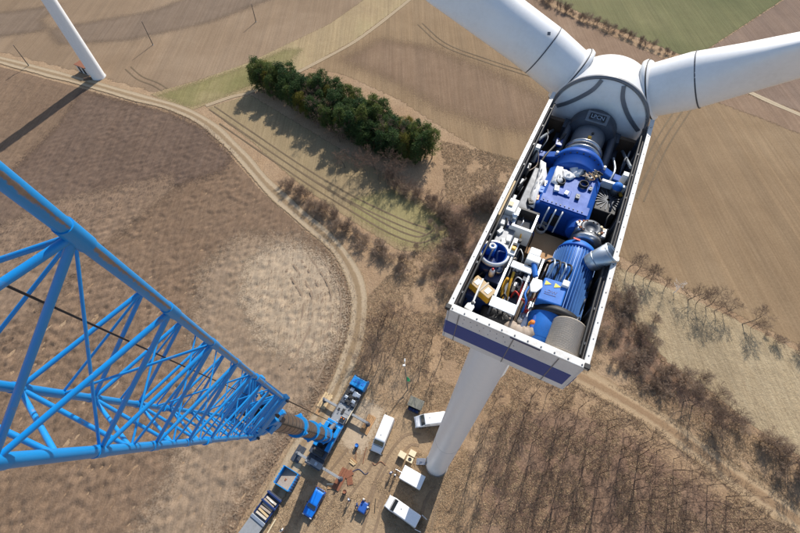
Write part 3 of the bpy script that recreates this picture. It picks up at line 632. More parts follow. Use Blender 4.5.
# white rags, hoses and brackets lying on the gearbox
def rag(name, label, cat, pts, thick, fr=NF, seed=1, mat='cloth', group=None):
    """crumpled cloth: outline in x,y at a height, real thickness and folds"""
    rn = random.Random(seed); P = [Vector(p) for p in pts]; c = sum(P, Vector()) / len(P); V = []; Fc = []; rings = 5; n = len(P) * 3
    out = []
    for i in range(len(P)):
        for k in range(3): out.append(P[i].lerp(P[(i + 1) % len(P)], k / 3))
    for layer in (0, 1):
        for j in range(rings):
            t = (j + 1) / rings
            for q in out:
                p = c.lerp(q, t); dz = thick * (1 - t ** 3) * (.4 + rn.random() * .9) if layer else -.02
                V.append(p + Vector((rn.uniform(-.02, .02), rn.uniform(-.02, .02), dz)))
        V.append(c + Vector((0, 0, thick if layer else -.02)))
    L = rings * n + 1
    for layer in (0, 1):
        o_ = layer * L
        for j in range(rings - 1): Fc += [(o_ + j * n + k, o_ + j * n + (k + 1) % n, o_ + (j + 1) * n + (k + 1) % n, o_ + (j + 1) * n + k) for k in range(n)]
        Fc += [(o_ + L - 1, o_ + (k + 1) % n, o_ + k) for k in range(n)]
    e = (rings - 1) * n; Fc += [(e + k, e + (k + 1) % n, L + e + (k + 1) % n, L + e + k) for k in range(n)]
    b = Vector((c.x, c.y, min(p.z for p in P)))
    return MB().add(V, Fc, True).build(name, M[mat], None, b, fr, 0, label, cat, group)
gt = AW + .56
def npoly(px, wv): return [N(x, y, wv) for x, y in px]
rag('rag', 'crumpled white rag on the gearbox beside the wire bundle', 'rag', npoly([(570, 168), (582, 162), (590, 164), (588, 170), (579, 177), (572, 176)], gt + .02), .16, seed=3)
rag('rag', 'folded white rag hanging over the gearbox corner', 'rag', npoly([(557, 166), (563, 167), (563, 182), (556, 185), (551, 182)], gt + .02), .12, seed=4)
rag('rag', 'flat white rag with holes on the gearbox top', 'rag', npoly([(563, 169), (570, 171), (576, 177), (570, 180), (563, 178)], gt + .02), .09, seed=5)
wb = thing('wire_bundle', 'tangle of brown and black wires with brass fittings on the gearbox', 'wires', (.45, 6.7, gt), NF)
rn = random.Random(8)
for k in range(11):
    c = N(592 + rn.uniform(-5, 4), 172 + rn.uniform(-4, 6), gt + .04); pts = [c + Vector((rn.uniform(-.3, .3), rn.uniform(-.25, .25), rn.uniform(0, .14))) for _ in range(4)]
    MB().path(pts, rn.choice((.02, .03, .016))).build('wire', M[rn.choice(('black', 'brown', 'wood', 'wht2'))], wb)
for k in range(5):
    c = N(594 + rn.uniform(-5, 5), 176 + rn.uniform(-4, 3), gt); MB().box(c + Vector((0, 0, .05)), (.1, .1, .1), rz=rn.random()).build('fitting', M['plywood'], wb, bevel=.01)
# hydraulic unit: black tray with pale frame, blue accumulator
hp = thing('hydraulic_unit', 'black hydraulic tray with pale top bar and blue pump pot beside gearbox', 'hydraulic unit', (1.45, 7.0, FL), NF)
MB().bx(1.02, 1.78, 6.35, 7.55, FL, -.75).build('tray', M['black'], hp, bevel=.03)
MB().bx(.95, 1.82, 7.50, 7.62, -.75, -.45).build('top_bar', M['wht2'], hp, bevel=.01)
mb = MB()
for k in range(9): mb.box((1.4, 6.95, -.735), (.03, 1.0, .03), rz=k * math.pi / 9)
mb.build('fan_grille', M['dgrey'], hp)
MB().lathe([(0, .001), (0, .17), (.30, .17), (.36, .12)], N(614, 193, -.75), (0, 0, 1), 20).build('pump_pot', M['steel'], hp)
MB().lathe([(.28, .18), (.42, .15), (.46, .001)], N(614, 193, -.75), (0, 0, 1), 20).build('pot_cap', M['blue2'], hp)
MB().box((1.74, 7.38, -.70), (.10, .16, .05), rz=.4).build('warning_plate', M['yellow'], hp)
# brake / coupling
bk = thing('brake_coupling', 'grey brake disc and coupling block with rusty bolts in front of generator', 'brake', (.95, 5.2, FL), NF)
bc = N(597, 216, AW + .52)
MB().bx(bc.x - .52, bc.x + .42, 4.95, 5.40, FL, AW + .40).build('caliper_block', M['grey'], bk, bevel=.06)
MB().lathe([(0, .001), (0, .34), (.05, .36), (.08, .30), (.08, .2), (.02, .17), (.02, .001)], (bc.x - .05, 5.18, AW + .40), (0, 0, 1), 28).build('disc', M['dgrey'], bk)
MB().lathe([(-.13, .2), (-.13, .52), (.02, .52), (.02, .2)], (bc.x, 4.88, AW), (0, 1, 0), 32).build('brake_disc', M['steel'], bk)
rn = random.Random(4)
for k in range(16):
    MB().box((bc.x - .05 + .44 * math.cos(k * .393) + rn.uniform(-.04, .04), 5.18 + .22 * math.sin(k * .393) + .02, AW + .43), (.09, .09, .1), rz=rn.random()).build('bolt_head', M[rn.choice(('crate', 'crate', 'rust', 'steel'))], bk, bevel=.015)
for sg in (-1, 1): MB().box((bc.x + sg * .40, 5.17, AW + .36), (.16, .42, .18)).build('caliper', M['steel'], bk, bevel=.04)
# generator
def tri(c, s, wv, parent):
    MB().prism([(c.x - s, c.y - s * .8), (c.x + s, c.y), (c.x - s, c.y + s * .8)], Matrix.Translation((0, 0, wv)), .012).build('warning_triangle', M['yel2'], parent)
gn = thing('generator', 'big blue ribbed generator with terminal box and cooling fan', 'generator', (.98, 3.0, FL), NF)
GX, GW = 1.0, -1.0
MB().lathe([(1.45, .001), (1.45, .60), (4.15, .60), (4.45, .56), (4.62, .40), (4.70, .22), (4.82, .20), (4.82, .001)], (GX, 0, GW), (0, 1, 0), 48).build('housing', M['blue2'], gn)
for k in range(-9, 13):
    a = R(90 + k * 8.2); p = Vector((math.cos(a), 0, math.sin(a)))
    MB().box(Vector((GX, 2.85, GW)) + p * .645, (.10, 2.45, .022), M=Matrix.Rotation(-a, 3, 'Y')).build('cooling_fin', M['finhighlight'], gn)
MB().lathe([(1.40, .60), (1.40, .76), (1.60, .76), (1.60, .60)], (GX, 0, GW), (0, 1, 0), 48).build('rear_ring', M['black'], gn)
MB().lathe([(4.16, .605), (4.17, .655), (4.24, .655), (4.25, .6)], (GX, 0, GW), (0, 1, 0), 48).build('front_ring', M['blue'], gn)
MB().box((GX - .22, 4.44, GW + .555), (.22, .09, .02), M=Matrix.Rotation(R(-18), 3, 'X')).build('red_badge', M['red'], gn)
MB().lathe([(.30, .001), (.30, .40), (.62, .42), (.70, .50), (1.15, .52), (1.40, .58)], (GX - .22, 0, GW + .02), (0, 1, 0), 40).build('fan_housing', M['blue2'], gn)
MB().lathe([(.18, .30), (.18, .41), (.34, .41)], (GX - .22, 0, GW + .02), (0, 1, 0), 32).build('intake_ring', M['black'], gn)
mb = MB(); mb.bx(GX - .66, GX - .16, .75, 1.30, GW - .3, GW + .40); mb.build('fan_box', M['blue'], gn, bevel=.05)
tri(Vector((GX - .40, 1.02, 0)), .09, GW + .402, gn)
MB().bx(GX - .45, GX + .45, 1.6, 4.1, FL, GW - .55).build('feet', M['dgrey'], gn)
tbx = N(555, 291, -.22)
tb = MB().add([(tbx.x - .40, tbx.y - .42, -.72), (tbx.x + .36, tbx.y - .42, -.52), (tbx.x + .36, tbx.y + .42, -.52), (tbx.x - .40, tbx.y + .42, -.72), (tbx.x - .40, tbx.y - .42, -.32), (tbx.x + .30, tbx.y - .42, -.22), (tbx.x + .30, tbx.y + .42, -.22), (tbx.x - .40, tbx.y + .42, -.32)],
    [(0, 3, 2, 1), (4, 5, 6, 7), (0, 1, 5, 4), (1, 2, 6, 5), (2, 3, 7, 6), (3, 0, 4, 7)]).build('terminal_box', M['blue2'], gn, bevel=.035)
SLM = Matrix.Translation((tbx.x - .05, tbx.y, -.270)) @ Matrix.Rotation(R(-8.1), 4, 'Y')
for dx in (-.20, .08): MB().prism([(-.085, -.085), (.10, .0), (-.085, .085)], SLM @ Matrix.Translation((dx, .22, .004)), .01).build('warning_triangle', M['yel2'], tb)
text('LDW', .16, SLM @ Matrix.Translation((-.05, -.06, .006)), M['navy'], tb); MB().prism([(-.22, -.17), (.13, -.17), (.13, -.15), (-.22, -.15)], SLM @ Matrix.Translation((0, 0, .003)), .006).build('lettering', M['navy'], tb)
MB().box((tbx.x + .22, tbx.y + .36, -.19), (.20, .22, .12)).build('gland_cap', M['wht2'], gn, bevel=.02)
for k in range(4):
    x = tbx.x - .30 + .17 * k; y = tbx.y + .40
    MB().path([(x, y, -.42), (x, y + .16, -.30), (x + .02, y + .42, -.10 + .02 * k), (x - .05, y + .72, -.22), (x - .22, y + .86, -.62), (x - .34, y + .88, -1.3)], .032).build('power_cable', M['black'] if k % 2 else M['zinc'], gn)
# galvanised outlet pipe on the generator
op0 = N(592, 262, -.36); op1 = N(613, 252, .18)
pp = thing('outlet_pipe', 'short galvanised sheet pipe leaning open over the generator', 'pipe', op0, NF)
ax = (op1 - op0); Lp = ax.length
MB().lathe([(-.1, .28), (0, .30), (Lp, .33), (Lp, .315), (0, .285), (-.1, .26)], op0, ax, 40).build('pipe_wall', M['zinc'], pp)
for t_ in (.16, Lp - .04): MB().torus(op0 + ax.normalized() * t_, ax, .305 + .02 * (t_ > .3), .018, 40, 6).build('bead', M['zinc'], pp)
MB().tube(op0 - ax.normalized() * .12, op0 + ax.normalized() * .05, .27, .27, 24).build('pipe_base', M['dgrey'], pp)
MB().tube(op0 - ax.normalized() * .42 , op0 - ax.normalized() * .1, .2, .25, 20).build('pipe_neck', M['blue2'], pp)
# ribbed fabric duct lying at the rear right corner
dk = thing('ribbed_duct', 'off white ribbed air duct lying at the rear right corner', 'duct', (1.42, .75, FL), NF)
prof = []
for k in range(97): prof.append((.22 + 1.05 * k / 96, .47 + .016 * math.sin(k * math.pi / 2)))
MB().lathe([(.22, .30)] + prof + [(1.27, .30)], (1.36, 0, -.50), (0, 1, 0), 44).build('ribbed_sleeve', M['duct'], dk)
MB().bx(1.0, 1.75, .3, 1.15, FL, -.93).build('duct_stand', M['dgrey'], dk)
MB().lathe([(.235, .001), (.235, .32)], (1.36, 0, -.50), (0, 1, 0), 30).build('duct_mouth', M['black'], dk)
# wrapped hose and black bag at the rear
wh = thing('wrapped_hose', 'thick brown wrapped hose between black bag and generator fan', 'hose', (.2, .75, FL), NF)
MB().path([N(505, 322, -1.1), N(513, 330, -.86), N(524, 334, -.80), N(535, 332, -.86), N(545, 326, -.98)], lambda t: .22 + .025 * math.sin(t * 42), 14, 10).build('hose_body', M['brown'], wh)
MB().bx(-.3, .5, .35, .8, FL, -1.25).build('hose_support', M['dgrey'], wh)
bgm = MB(); c = N(501, 318, -.9)
rag('bag', 'slumped black plastic bag against the rear wall', 'bag', [N(x, y, -1.0) for x, y in ((482, 306), (500, 310), (514, 320), (512, 330), (496, 328), (480, 318))], .28, seed=9, mat='black')
MB().bx(-1.3, .1, .16, .62, FL, -1.02).build('locker', M['dgrey'], None, (-.6, .4, FL), NF, .02, 'low dark steel locker along the rear wall under the black bag', 'locker')

# --- left side: racks, cabinets, tools
def nbox(name, label, cat, px, py, wt, wb, sx, sy, mat, rz=0.0, bevel=.02, extra=None):
    c = N(px, py, wt); t = thing(name, label, cat, (c.x, c.y, wb), NF)
    return t, c
# steel rack running along the left of centre
rk = thing('tool_rack', 'open steel rack with pale plates holding tools left of the generator', 'rack', (-.75, 2.2, FL), NF)
rl = [N(514, 312, -.30), N(541, 247, -.30)]; ll = [N(496, 300, -.30), N(518, 238, -.30)]
xL, xR = (ll[0].x + ll[1].x) / 2, (rl[0].x + rl[1].x) / 2; y0, y1 = .75, 3.05
for x in (xL, xR):
    MB().bx(x - .03, x + .03, y0, y1 + .1, -.36, -.30).build('rail', M['zinc'], rk, bevel=.008)
    for y in (y0 + .04, (y0 + y1) / 2, y1): MB().bx(x - .028, x + .028, y - .03, y + .03, FL, -.36).build('upright', M['dgrey'], rk)
MB().bx(xL - .08, xR + .02, y0 - .02, y0 + .34, -.305, -.27).build('end_plate', M['zinc'], rk, bevel=.01)
MB().bx(xL + .06, xR + .04, 2.30, 2.56, -.30, -.25).build('cover_plate', M['wht2'], rk, bevel=.015)
MB().bx(xL, xR, y0, y1, -1.0, -.96).build('shelf', M['dgrey'], rk)
MB().bx(xL - .05, xL - .03, y0 + .4, 2.2, -.9, -.30).build('side_plate', M['zinc'], rk)
rn = random.Random(12)
def tool(name, label, cat, pts, r, mat):
    b = min((Vector(p) for p in pts), key=lambda p: p.z); return MB().path(pts, r).build(name, M[mat], None, b, NF, 0, label, cat)
tool('tube', 'long yellow tube slanting across the tool rack', 'tube', [N(506, 302, -.92), N(509, 287, -.6), N(514, 272, -.42)], .045, 'yellow')
tool('tube', 'short yellow tube beside the long one in the tool rack', 'tube', [N(502, 300, -.92), N(503, 287, -.75), N(508, 278, -.7)], .055, 'yellow')
tool('hose', 'red hose along the right rail of the tool rack', 'hose', [N(517, 305, -.92), N(520, 294, -.6), N(523, 284, -.5), N(524, 277, -.6)], .03, 'red')
tool('hose', 'bright blue hose curling beside the tool rack', 'hose', [N(522, 312, -.9), N(526, 302, -.45), N(525, 294, -.4), N(529, 286, -.5), N(528, 278, -.9)], .035, 'blue2')
gr = thing('grinder', 'round black and grey tool head lying in the tool rack', 'tool', N(516, 274, -.96), NF)
c = N(516, 274, -.96); MB().lathe([(0, .001), (0, .2), (.2, .22), (.26, .16), (.26, .001)], c, (0, 0, 1), 24).build('head', M['dgrey'], gr); MB().lathe([(.26, .001), (.26, .1), (.3, .1), (.3, .001)], c, (0, 0, 1), 20).build('cap', M['steel'], gr)
MB().path([c + Vector((.15, -.1, .1)), c + Vector((.28, -.25, .14)), c + Vector((.3, -.45, .1))], .04).build('handle', M['black'], gr)
for i in range(7):
    c = N(511 + rn.uniform(-6, 9), 290 + rn.uniform(-12, 12), -.955); s_ = rn.uniform(.1, .2)
    mtx, nmx = rn.choice((('steel', 'steel'), ('black', 'black'), ('wht2', 'pale'), ('duct', 'grey')))
    o = MB().box(c + Vector((0, 0, s_ / 3)), (s_, s_ * 1.5, s_ * .66), rz=rn.random() * 3).build('tool_case', M[mtx], None, c, NF, .015, 'small tool case lying on the shelf of the tool rack', 'case', 'small cases on the tool rack')
# yellow case with strap
yc = N(483, 287, -.45); yt = thing('yellow_case', 'yellow equipment case with strap near the rear left corner', 'case', (yc.x, yc.y, -.75), NF); ya = R(-22)
MB().box((yc.x, yc.y, -.60), (.82, .42, .30), rz=ya).build('case_body', M['yellow'], yt, bevel=.03)
MB().box((yc.x, yc.y, -.44), (.78, .38, .03), rz=ya).build('lid', M['plywood'], yt, bevel=.01)
MB().box((yc.x + .02, yc.y, -.59), (.05, .44, .36), rz=ya).build('strap', M['duct'], yt)
for dx in (-.22, .2): MB().box(Vector((yc.x, yc.y, -.42)) + Matrix.Rotation(ya, 3, 'Z') @ Vector((dx, 0, 0)), (.16, .2, .015), rz=ya).build('label_sheet', M['wht2'], yt)
MB().bx(yc.x - .42, yc.x + .45, yc.y - .28, yc.y + .3, FL, -.752).build('plinth', M['dblue'], None, (yc.x, yc.y, FL), NF, .02, 'dark blue chest under the yellow case', 'chest')
# guitar shaped white sling plate
sp = N(471, 305, -.35); st = thing('sling_plate', 'white paddle shaped lifting plate on its rod in the rear left corner', 'lifting plate', (sp.x, sp.y, -.75), NF)
SM = Matrix.Translation((sp.x, sp.y, -.42)) @ Matrix.Rotation(R(-12), 4, 'Z')
MB().prism([(-.13, -.17), (.13, -.15), (.12, .02), (.05, .08), (.05, .19), (-.05, .19), (-.06, .08), (-.13, .02)], SM, .05).build('plate', M['wht2'], st, bevel=.02)
MB().lathe([(.05, .02), (.05, .05), (.07, .05), (.07, .02)], SM @ Vector((0, .1, 0)), (0, 0, 1), 16).build('eye', M['black'], st)
MB().path([SM @ Vector((0, .1, .03)), N(478, 290, -.36), N(483, 279, -.40)], .03).build('rod', M['wht2'], st)
MB().tube(SM @ Vector((0, -.05, 0)), (sp.x, sp.y, FL), .05).build('post', M['black'], st)
# blue tank with white ring
tk = N(494, 252, -.30); tt = thing('round_tank', 'open blue round tank with white ring and white cap by the left wall', 'tank', (tk.x, tk.y, FL), NF)
TC = Vector((tk.x + .02, tk.y, 0))
MB().lathe([(FL, .001), (FL, .40), (-.32, .42), (-.30, .40), (-.42, .36), (-.75, .34), (-.75, .001)], TC, (0, 0, 1), 40).build('drum', M['blue'], tt)
MB().lathe([(-.44, .42), (-.44, .485), (-.30, .485), (-.30, .42)], TC, (0, 0, 1), 48).build('ring', M['wht2'], tt)
MB().torus(TC + Vector((-.14, .18, -.28)), (0, 0, 1), .09, .04, 24, 8).build('cap', M['wht2'], tt)
MB().box(TC + Vector((-.14, .18, -.5)), (.3, .3, .4)).build('motor', M['blue2'], tt, bevel=.05)
MB().path([TC + Vector((.3, .2, -.4)), TC + Vector((.1, .05, -.28)), TC + Vector((.15, -.2, -.45))], .035).build('pipe', M['dblue'], tt)
# dark blue cans and bottles behind the yellow case
c = N(487, 264, -.7); MB().lathe([(FL, .001), (FL, .30), (-.62, .30), (-.58, .26), (-.58, .001)], (c.x, c.y, 0), (0, 0, 1), 28).build('oil_drum', M['dblue'], None, (c.x, c.y, FL), NF, 0, 'dark blue oil drum between round tank and yellow case', 'drum')
cb_ = N(495, 275, -.62); cbn = MB().bx(cb_.x - .28, cb_.x + .26, cb_.y - .22, cb_.y + .22, FL, -.72).build('parts_bin', M['dblue'], None, (cb_.x, cb_.y, FL), NF, .02, 'dark blue parts bin carrying a white bottle and a steel pot', 'bin')
c = N(491, 275, -.72); b_ = thing('bottle', 'white plastic bottle on the dark blue parts bin', 'bottle', c, NF)
MB().lathe([(0, .001), (0, .09), (.26, .09), (.32, .05), (.32, .001)], c, (0, 0, 1), 20).build('body', M['wht2'], b_); MB().lathe([(.32, .04), (.37, .04), (.37, .001)], c, (0, 0, 1), 14).build('cap', M['redl'], b_)
c = N(498, 272, -.72); MB().lathe([(0, .001), (0, .11), (.16, .12), (.16, .10), (.03, .09), (.03, .001)], c, (0, 0, 1), 24).build('pot', M['steel'], None, c, NF, 0, 'open steel pot on the dark blue parts bin', 'pot')
# cable chain / white hoist column with blue cylinder
hc = thing('hoist', 'white boxy hoist with blue cylinder and pale paddle beside the terminal box', 'hoist', (-.02, 3.0, FL), NF)
h0 = N(534, 256, -.05); h1 = N(540, 268, -.15); h2 = N(537, 283, -.12)
MB().box((h0.x, h0.y + .22, -.35), (.36, .30, .5)).build('head_box', M['wht2'], hc, bevel=.04)
MB().box((h0.x + .03, h0.y - .04, -.28), (.42, .26, .36)).build('body_box', M['wht2'], hc, bevel=.03)
MB().box((h0.x, h0.y + .1, (-.6 + FL) / 2), (.3, .3, -.6 - FL)).build('column', M['dgrey'], hc)
MB().tube((h0.x + .08, h0.y - .12, -.22), (h1.x - .03, h1.y - .28, -.25), .085).build('cylinder', M['blue2'], hc)
MB().prism([(-.12, .22), (.16, .22), (.20, -.02), (.05, -.25), (-.12, -.28), (-.18, -.05)], Matrix.Translation((h2.x, h2.y, -.28)) @ Matrix.Rotation(R(8), 4, 'Z'), .06).build('paddle', M['wht2'], hc, bevel=.015)
MB().bx(h0.x + .30, h0.x + .36, h0.y - 1.2, h0.y + .3, -.9, -.4).build('guide_plate', M['zinc'], hc)
MB().box((h0.x + .05, h0.y - .42, -.37), (.2, .75, .06)).build('slide', M['dgrey'], hc)
# bottles by the hoist
c = N(531, 325, -.8); t = thing('spray_can', 'yellow and orange spray can standing left of the fan housing', 'can', (c.x, c.y, -.98), NF)
MB().lathe([(-.98, .001), (-.98, .10), (-.72, .10), (-.70, .07)], (c.x, c.y, 0), (0, 0, 1), 20).build('body', M['yellow'], t); MB().lathe([(-.70, .08), (-.60, .08), (-.58, .001)], (c.x, c.y, 0), (0, 0, 1), 20).build('cap', M['orange'], t); MB().lathe([(-.88, .103), (-.80, .103)], (c.x, c.y, 0), (0, 0, 1), 20).build('band', M['blue2'], t)
MB().bx(c.x - .4, c.x + .22, c.y - .2, c.y + .9, FL, -.985).build('bench', M['zinc'], None, (c.x, c.y, FL), NF, .02, 'low pale steel bench under the yellow spray can', 'bench')
# gearbox side: cabinet, tray, white sheet
ct = N(505, 236, -.35)
cab = thing('control_cabinet', 'grey flat topped control cabinet beside the left wall', 'cabinet', (ct.x, ct.y, FL), NF)
MB().bx(ct.x - .28, ct.x + .25, ct.y - .45, ct.y + .42, FL, -.42).build('cabinet_body', M['zinc'], cab, bevel=.02); MB().bx(ct.x - .26, ct.x + .23, ct.y - .43, ct.y + .40, -.418, -.40).build('lid', M['grey'], cab, bevel=.01)
c = N(510, 208, -.1); wbx = thing('white_cabinet', 'stack of white switch boxes beside the left wall', 'cabinet', (c.x, c.y, FL), NF)
MB().bx(c.x - .32, c.x + .20, c.y - .05, c.y + .55, FL, -.18).build('upper_box', M['wht2'], wbx, bevel=.03); MB().bx(c.x - .30, c.x + .15, c.y - .52, c.y - .06, FL, -.40).build('lower_box', M['shell'], wbx, bevel=.03)
MB().bx(c.x + .21, c.x + .34, c.y - .6, c.y + .35, FL, -.28).build('side_tray', M['wht2'], wbx, bevel=.02)
MB().bx(c.x - .1, c.x + .05, c.y + .15, c.y + .35, -.18, -.13).build('handle', M['crate'], wbx, bevel=.01)
c2 = N(514, 217, -.2); MB().lathe([(-.40, .001), (-.40, .11), (-.12, .11), (-.05, .06), (-.05, .001)], (c2.x, c2.y, 0), (0, 0, 1), 20).build('bottle', M['zinc'], None, (c2.x, c2.y, -.40), NF, 0, 'pale blue plastic bottle beside the white switch boxes', 'bottle')
c2 = N(511, 224, -.3); MB().box((c2.x, c2.y, -.34), (.30, .22, .12), rz=.3).build('kit_bag', M['dblue'], None, (c2.x, c2.y, -.40), NF, .03, 'teal blue kit bag on the grey cabinet', 'bag')
p0 = N(507, 200, -.08); MB().bx(-1.86, -1.80, 3.9, 5.6, -1.2, .0).build('plywood_panel', M['plywood'], None, (-1.83, 4.7, -1.2), NF, .0, 'plywood board leaning along the left wall', 'board')
MB().bx(-1.88, -1.76, 3.8, 5.7, FL, -1.203).build('board_ledge', M['dgrey'], None, (-1.82, 4.7, FL), NF, .01, 'dark ledge carrying the plywood board on the left wall', 'ledge')
c = N(526, 219, -.2); tr_ = thing('steel_tray', 'deep grey tray with bright frame between cabinet and gearbox', 'tray', (c.x, c.y, FL), NF)
MB().bx(c.x - .30, c.x + .30, c.y - .38, c.y + .38, FL, -.62).build('tray_floor', M['dgrey'], tr_)
for a, b, d_, e in ((-.36, -.28, -.44, .44), (.28, .36, -.44, .44)): MB().bx(c.x + a, c.x + b, c.y + d_, c.y + e, -1.0, -.22).build('tray_side', M['zinc'], tr_, bevel=.01)
for d_, e, mm in ((-.46, -.36, 'wht2'), (.36, .46, 'black')): MB().bx(c.x - .36, c.x + .36, c.y + d_, c.y + e, -1.0, -.215).build('tray_end', M[mm], tr_, bevel=.01)
MB().box((c.x, c.y - .05, -.60), (.42, .5, .05), rz=.15).build('sheet', M['duct'], tr_)
MB().path([(c.x - .12, c.y + .3, -.5), (c.x - .05, c.y, -.4), (c.x - .1, c.y - .3, -.5)], .02).build('strut', M['steel'], tr_)
rag('cloth_sheet', 'long white cloth draped beside the gearbox', 'cloth', [N(x, y, -.62) for x, y in ((541, 160), (546, 163), (547, 176), (541, 190), (534, 208), (528, 205), (531, 192), (537, 177))], .22, seed=21)
MB().bx(-1.45, -.98, 4.9, 7.3, FL, -.645).build('battery_cabinet', M['dgrey'], None, (-1.2, 6.0, FL), NF, .03, 'dark steel cabinet under the white cloth beside the gearbox', 'cabinet')
# white tower of plates left of the rack end
c = N(514, 246, -.15); wt_ = thing('cable_stand', 'narrow white stand with yellow fitting beside the round tank', 'stand', (c.x, c.y, FL), NF)
MB().bx(c.x - .10, c.x + .13, c.y - .28, c.y + .42, FL, -.25).build('stand_body', M['wht2'], wt_, bevel=.02); MB().box((c.x + .02, c.y - .05, -.20), (.14, .12, .10)).build('fitting', M['yellow'], wt_, bevel=.02); MB().box((c.x + .02, c.y + .12, -.215), (.15, .1, .07)).build('switch', M['black'], wt_, bevel=.01)
MB().tube((c.x + .1, c.y + .3, -.24), (c.x + .1, c.y + .3, -.12), .06).build('knob', M['black'], wt_)
MB().bx(-.62, .55, 3.9, 5.05, -1.45, -1.40).bx(-.6, -.5, 4.0, 5.0, FL, -1.45).bx(.4, .5, 4.0, 5.0, FL, -1.45).build('lit_floor_step', M['wood'], None, (0, 4.5, FL), NF, .01, 'brown step added above the floor to catch light between racks and gearbox', 'step')  # added above the deep dark floor so the brown catches light
# round plate on floor and bilge pipes
c = N(531, 246, -1.3); MB().lathe([(FL, .001), (FL, .36), (FL + .06, .38), (FL + .1, .33), (FL + .1, .001)], (c.x, c.y, 0), (0, 0, 1), 32).build('hatch_cover', M['grey'], None, (c.x, c.y, FL), NF, 0, 'round grey hatch cover on the brown nacelle floor', 'hatch')
# hoses and cables strung along the walls
rn = random.Random(31)
for k in range(16):
    y = 1.0 + .6 * k; xw = -1.72 + rn.uniform(0, .12); pts = [(xw, y, rn.uniform(-1.2, -.4)), (xw + rn.uniform(.05, .2), y + .5, rn.uniform(-.8, -.25)), (xw + rn.uniform(0, .15), y + 1.0, rn.uniform(-1.3, -.5))]
    if y > 9.2: break
    MB().path([pts[0]] + pts[1:] + [(xw, y + 1.3, FL)], rn.choice((.02, .03, .04))).build('cable', M[rn.choice(('black', 'black', 'grey', 'brown', 'dblue'))], None, (xw, y + 1.3, FL), NF, 0, 'loose cable hanging along the inside of the left wall', 'cable', 'cables along the left nacelle wall')
for k in range(12):
    y = .9 + .75 * k; xw = 1.72 - rn.uniform(0, .1)
    MB().path([(xw, y, FL), (xw - .05, y + .2, -1.0), (xw - rn.uniform(.05, .15), y + .55, rn.uniform(-.7, -.35)), (xw, y + 1.0, rn.uniform(-1.2, -.8)), (xw, y + 1.1, FL)], rn.choice((.025, .035))).build('cable', M[rn.choice(('black', 'grey', 'dgrey'))], None, (xw, y, FL), NF, 0, 'cable clipped along the inside of the right wall', 'cable', 'cables along the right nacelle wall')
for k in range(9):
    a = N(rn.uniform(500, 545), rn.uniform(225, 300), -.6); b = a + Vector((rn.uniform(-.5, .5), rn.uniform(-.6, .6), 0))
    MB().path([(a.x, a.y, FL), a, (a + b) / 2 + Vector((0, 0, rn.uniform(.05, .3))), b, (b.x, b.y, FL)], rn.choice((.014, .02, .028))).build('cable', M[rn.choice(('black', 'dgrey', 'wht2', 'brown', 'red'))], None, (a.x, a.y, FL), NF, 0, 'looped cable rising between the racks and the gearbox', 'cable', 'looped cables among the racks')
rn = random.Random(91)
def small(name, label, cat, group, px, py, wv, kind_, size, mat):
    c = N(px, py, wv); t = None
    if kind_ == 'coil':
        o = MB(); [o.torus(c + Vector((0, 0, .03 + .045 * j)), (0, 0, 1), size * (1 - .06 * (j % 2)), .022, 20, 6) for j in range(3)]
    elif kind_ == 'can': o = MB().lathe([(0, .001), (0, size), (size * 2.2, size), (size * 2.5, size * .5), (size * 2.8, size * .5), (size * 2.8, .001)], c, (0, 0, 1), 16)
    else: o = MB().box(c + Vector((0, 0, size * .35)), (size, size * 1.5, size * .7), rz=rn.uniform(-.5, .5)).box(c + Vector((0, 0, size * .74)), (size * .5, size * .2, size * .08), rz=rn.uniform(-.5, .5))
    o.build(name, M[mat], None, c, NF, .01 if kind_ == 'box' else 0, label, cat, group)
for (px, py, wv) in ((500, 232, -.40), (508, 240, -.40), (503, 242, -.40)): small('junction_box', 'small pale junction box on the grey control cabinet', 'junction box', 'junction boxes on the control cabinet', px, py, wv, 'box', .13, 'wht2')
for (px, py, m_) in ((541, 192, 'blue2'), (536, 199, 'orange'), (530, 203, 'black'), (546, 186, 'grey')): small('tool_case', 'small case standing on the dark cabinet beside the gearbox', 'case', 'cases on the cabinet beside the gearbox', px, py, -.645, 'box', rn.uniform(.14, .22), m_)
for (px, py) in ((556, 190), (566, 194), (577, 198), (590, 190)): small('junction_box', 'small sensor box bolted on the gearbox housing top', 'sensor box', 'sensor boxes on the gearbox', px, py, gt - .04, 'box', rn.uniform(.10, .17), rn.choice(('dblue', 'wht2', 'dgrey')))
for (px, py) in ((560, 183), (583, 186)): small('cable_coil', 'coil of black cable on the gearbox housing', 'cable', 'cable coils on the gearbox', px, py, gt - .04, 'coil', .15, 'black')
for (px, py, m_) in ((524, 296, 'wht2'), (527, 305, 'duct'), (522, 318, 'zinc'), (526, 312, 'red'), (519, 322, 'wht2')): small('spray_can', 'small can standing on the steel bench beside the tool rack', 'can', 'cans on the steel bench', px, py, -.985, 'can', rn.uniform(.05, .08), m_)
for (px, py) in ((533, 224), (540, 230), (546, 222)): small('cable_coil', 'coil of cable lying on the brown step', 'cable', 'cable coils on the brown step', px, py, -1.40, 'coil', rn.uniform(.14, .2), rn.choice(('black', 'brown', 'duct')))
for k in range(14):
    a = N(*rn.choice(((520, 232), (527, 240), (533, 236), (512, 262), (505, 268), (524, 262), (530, 290))), -.7); b = a + Vector((rn.uniform(-.35, .35), rn.uniform(-.5, .5), 0))
    MB().path([(a.x, a.y, FL), a, (a + b) / 2 + Vector((0, 0, rn.uniform(.1, .35))), b, (b.x, b.y, FL)], rn.choice((.012, .018, .024))).build('cable', M[rn.choice(('black', 'wht2', 'duct', 'grey', 'yellow', 'dblue'))], None, (a.x, a.y, FL), NF, 0, 'looped cable rising between the racks and the gearbox', 'cable', 'looped cables among the racks')
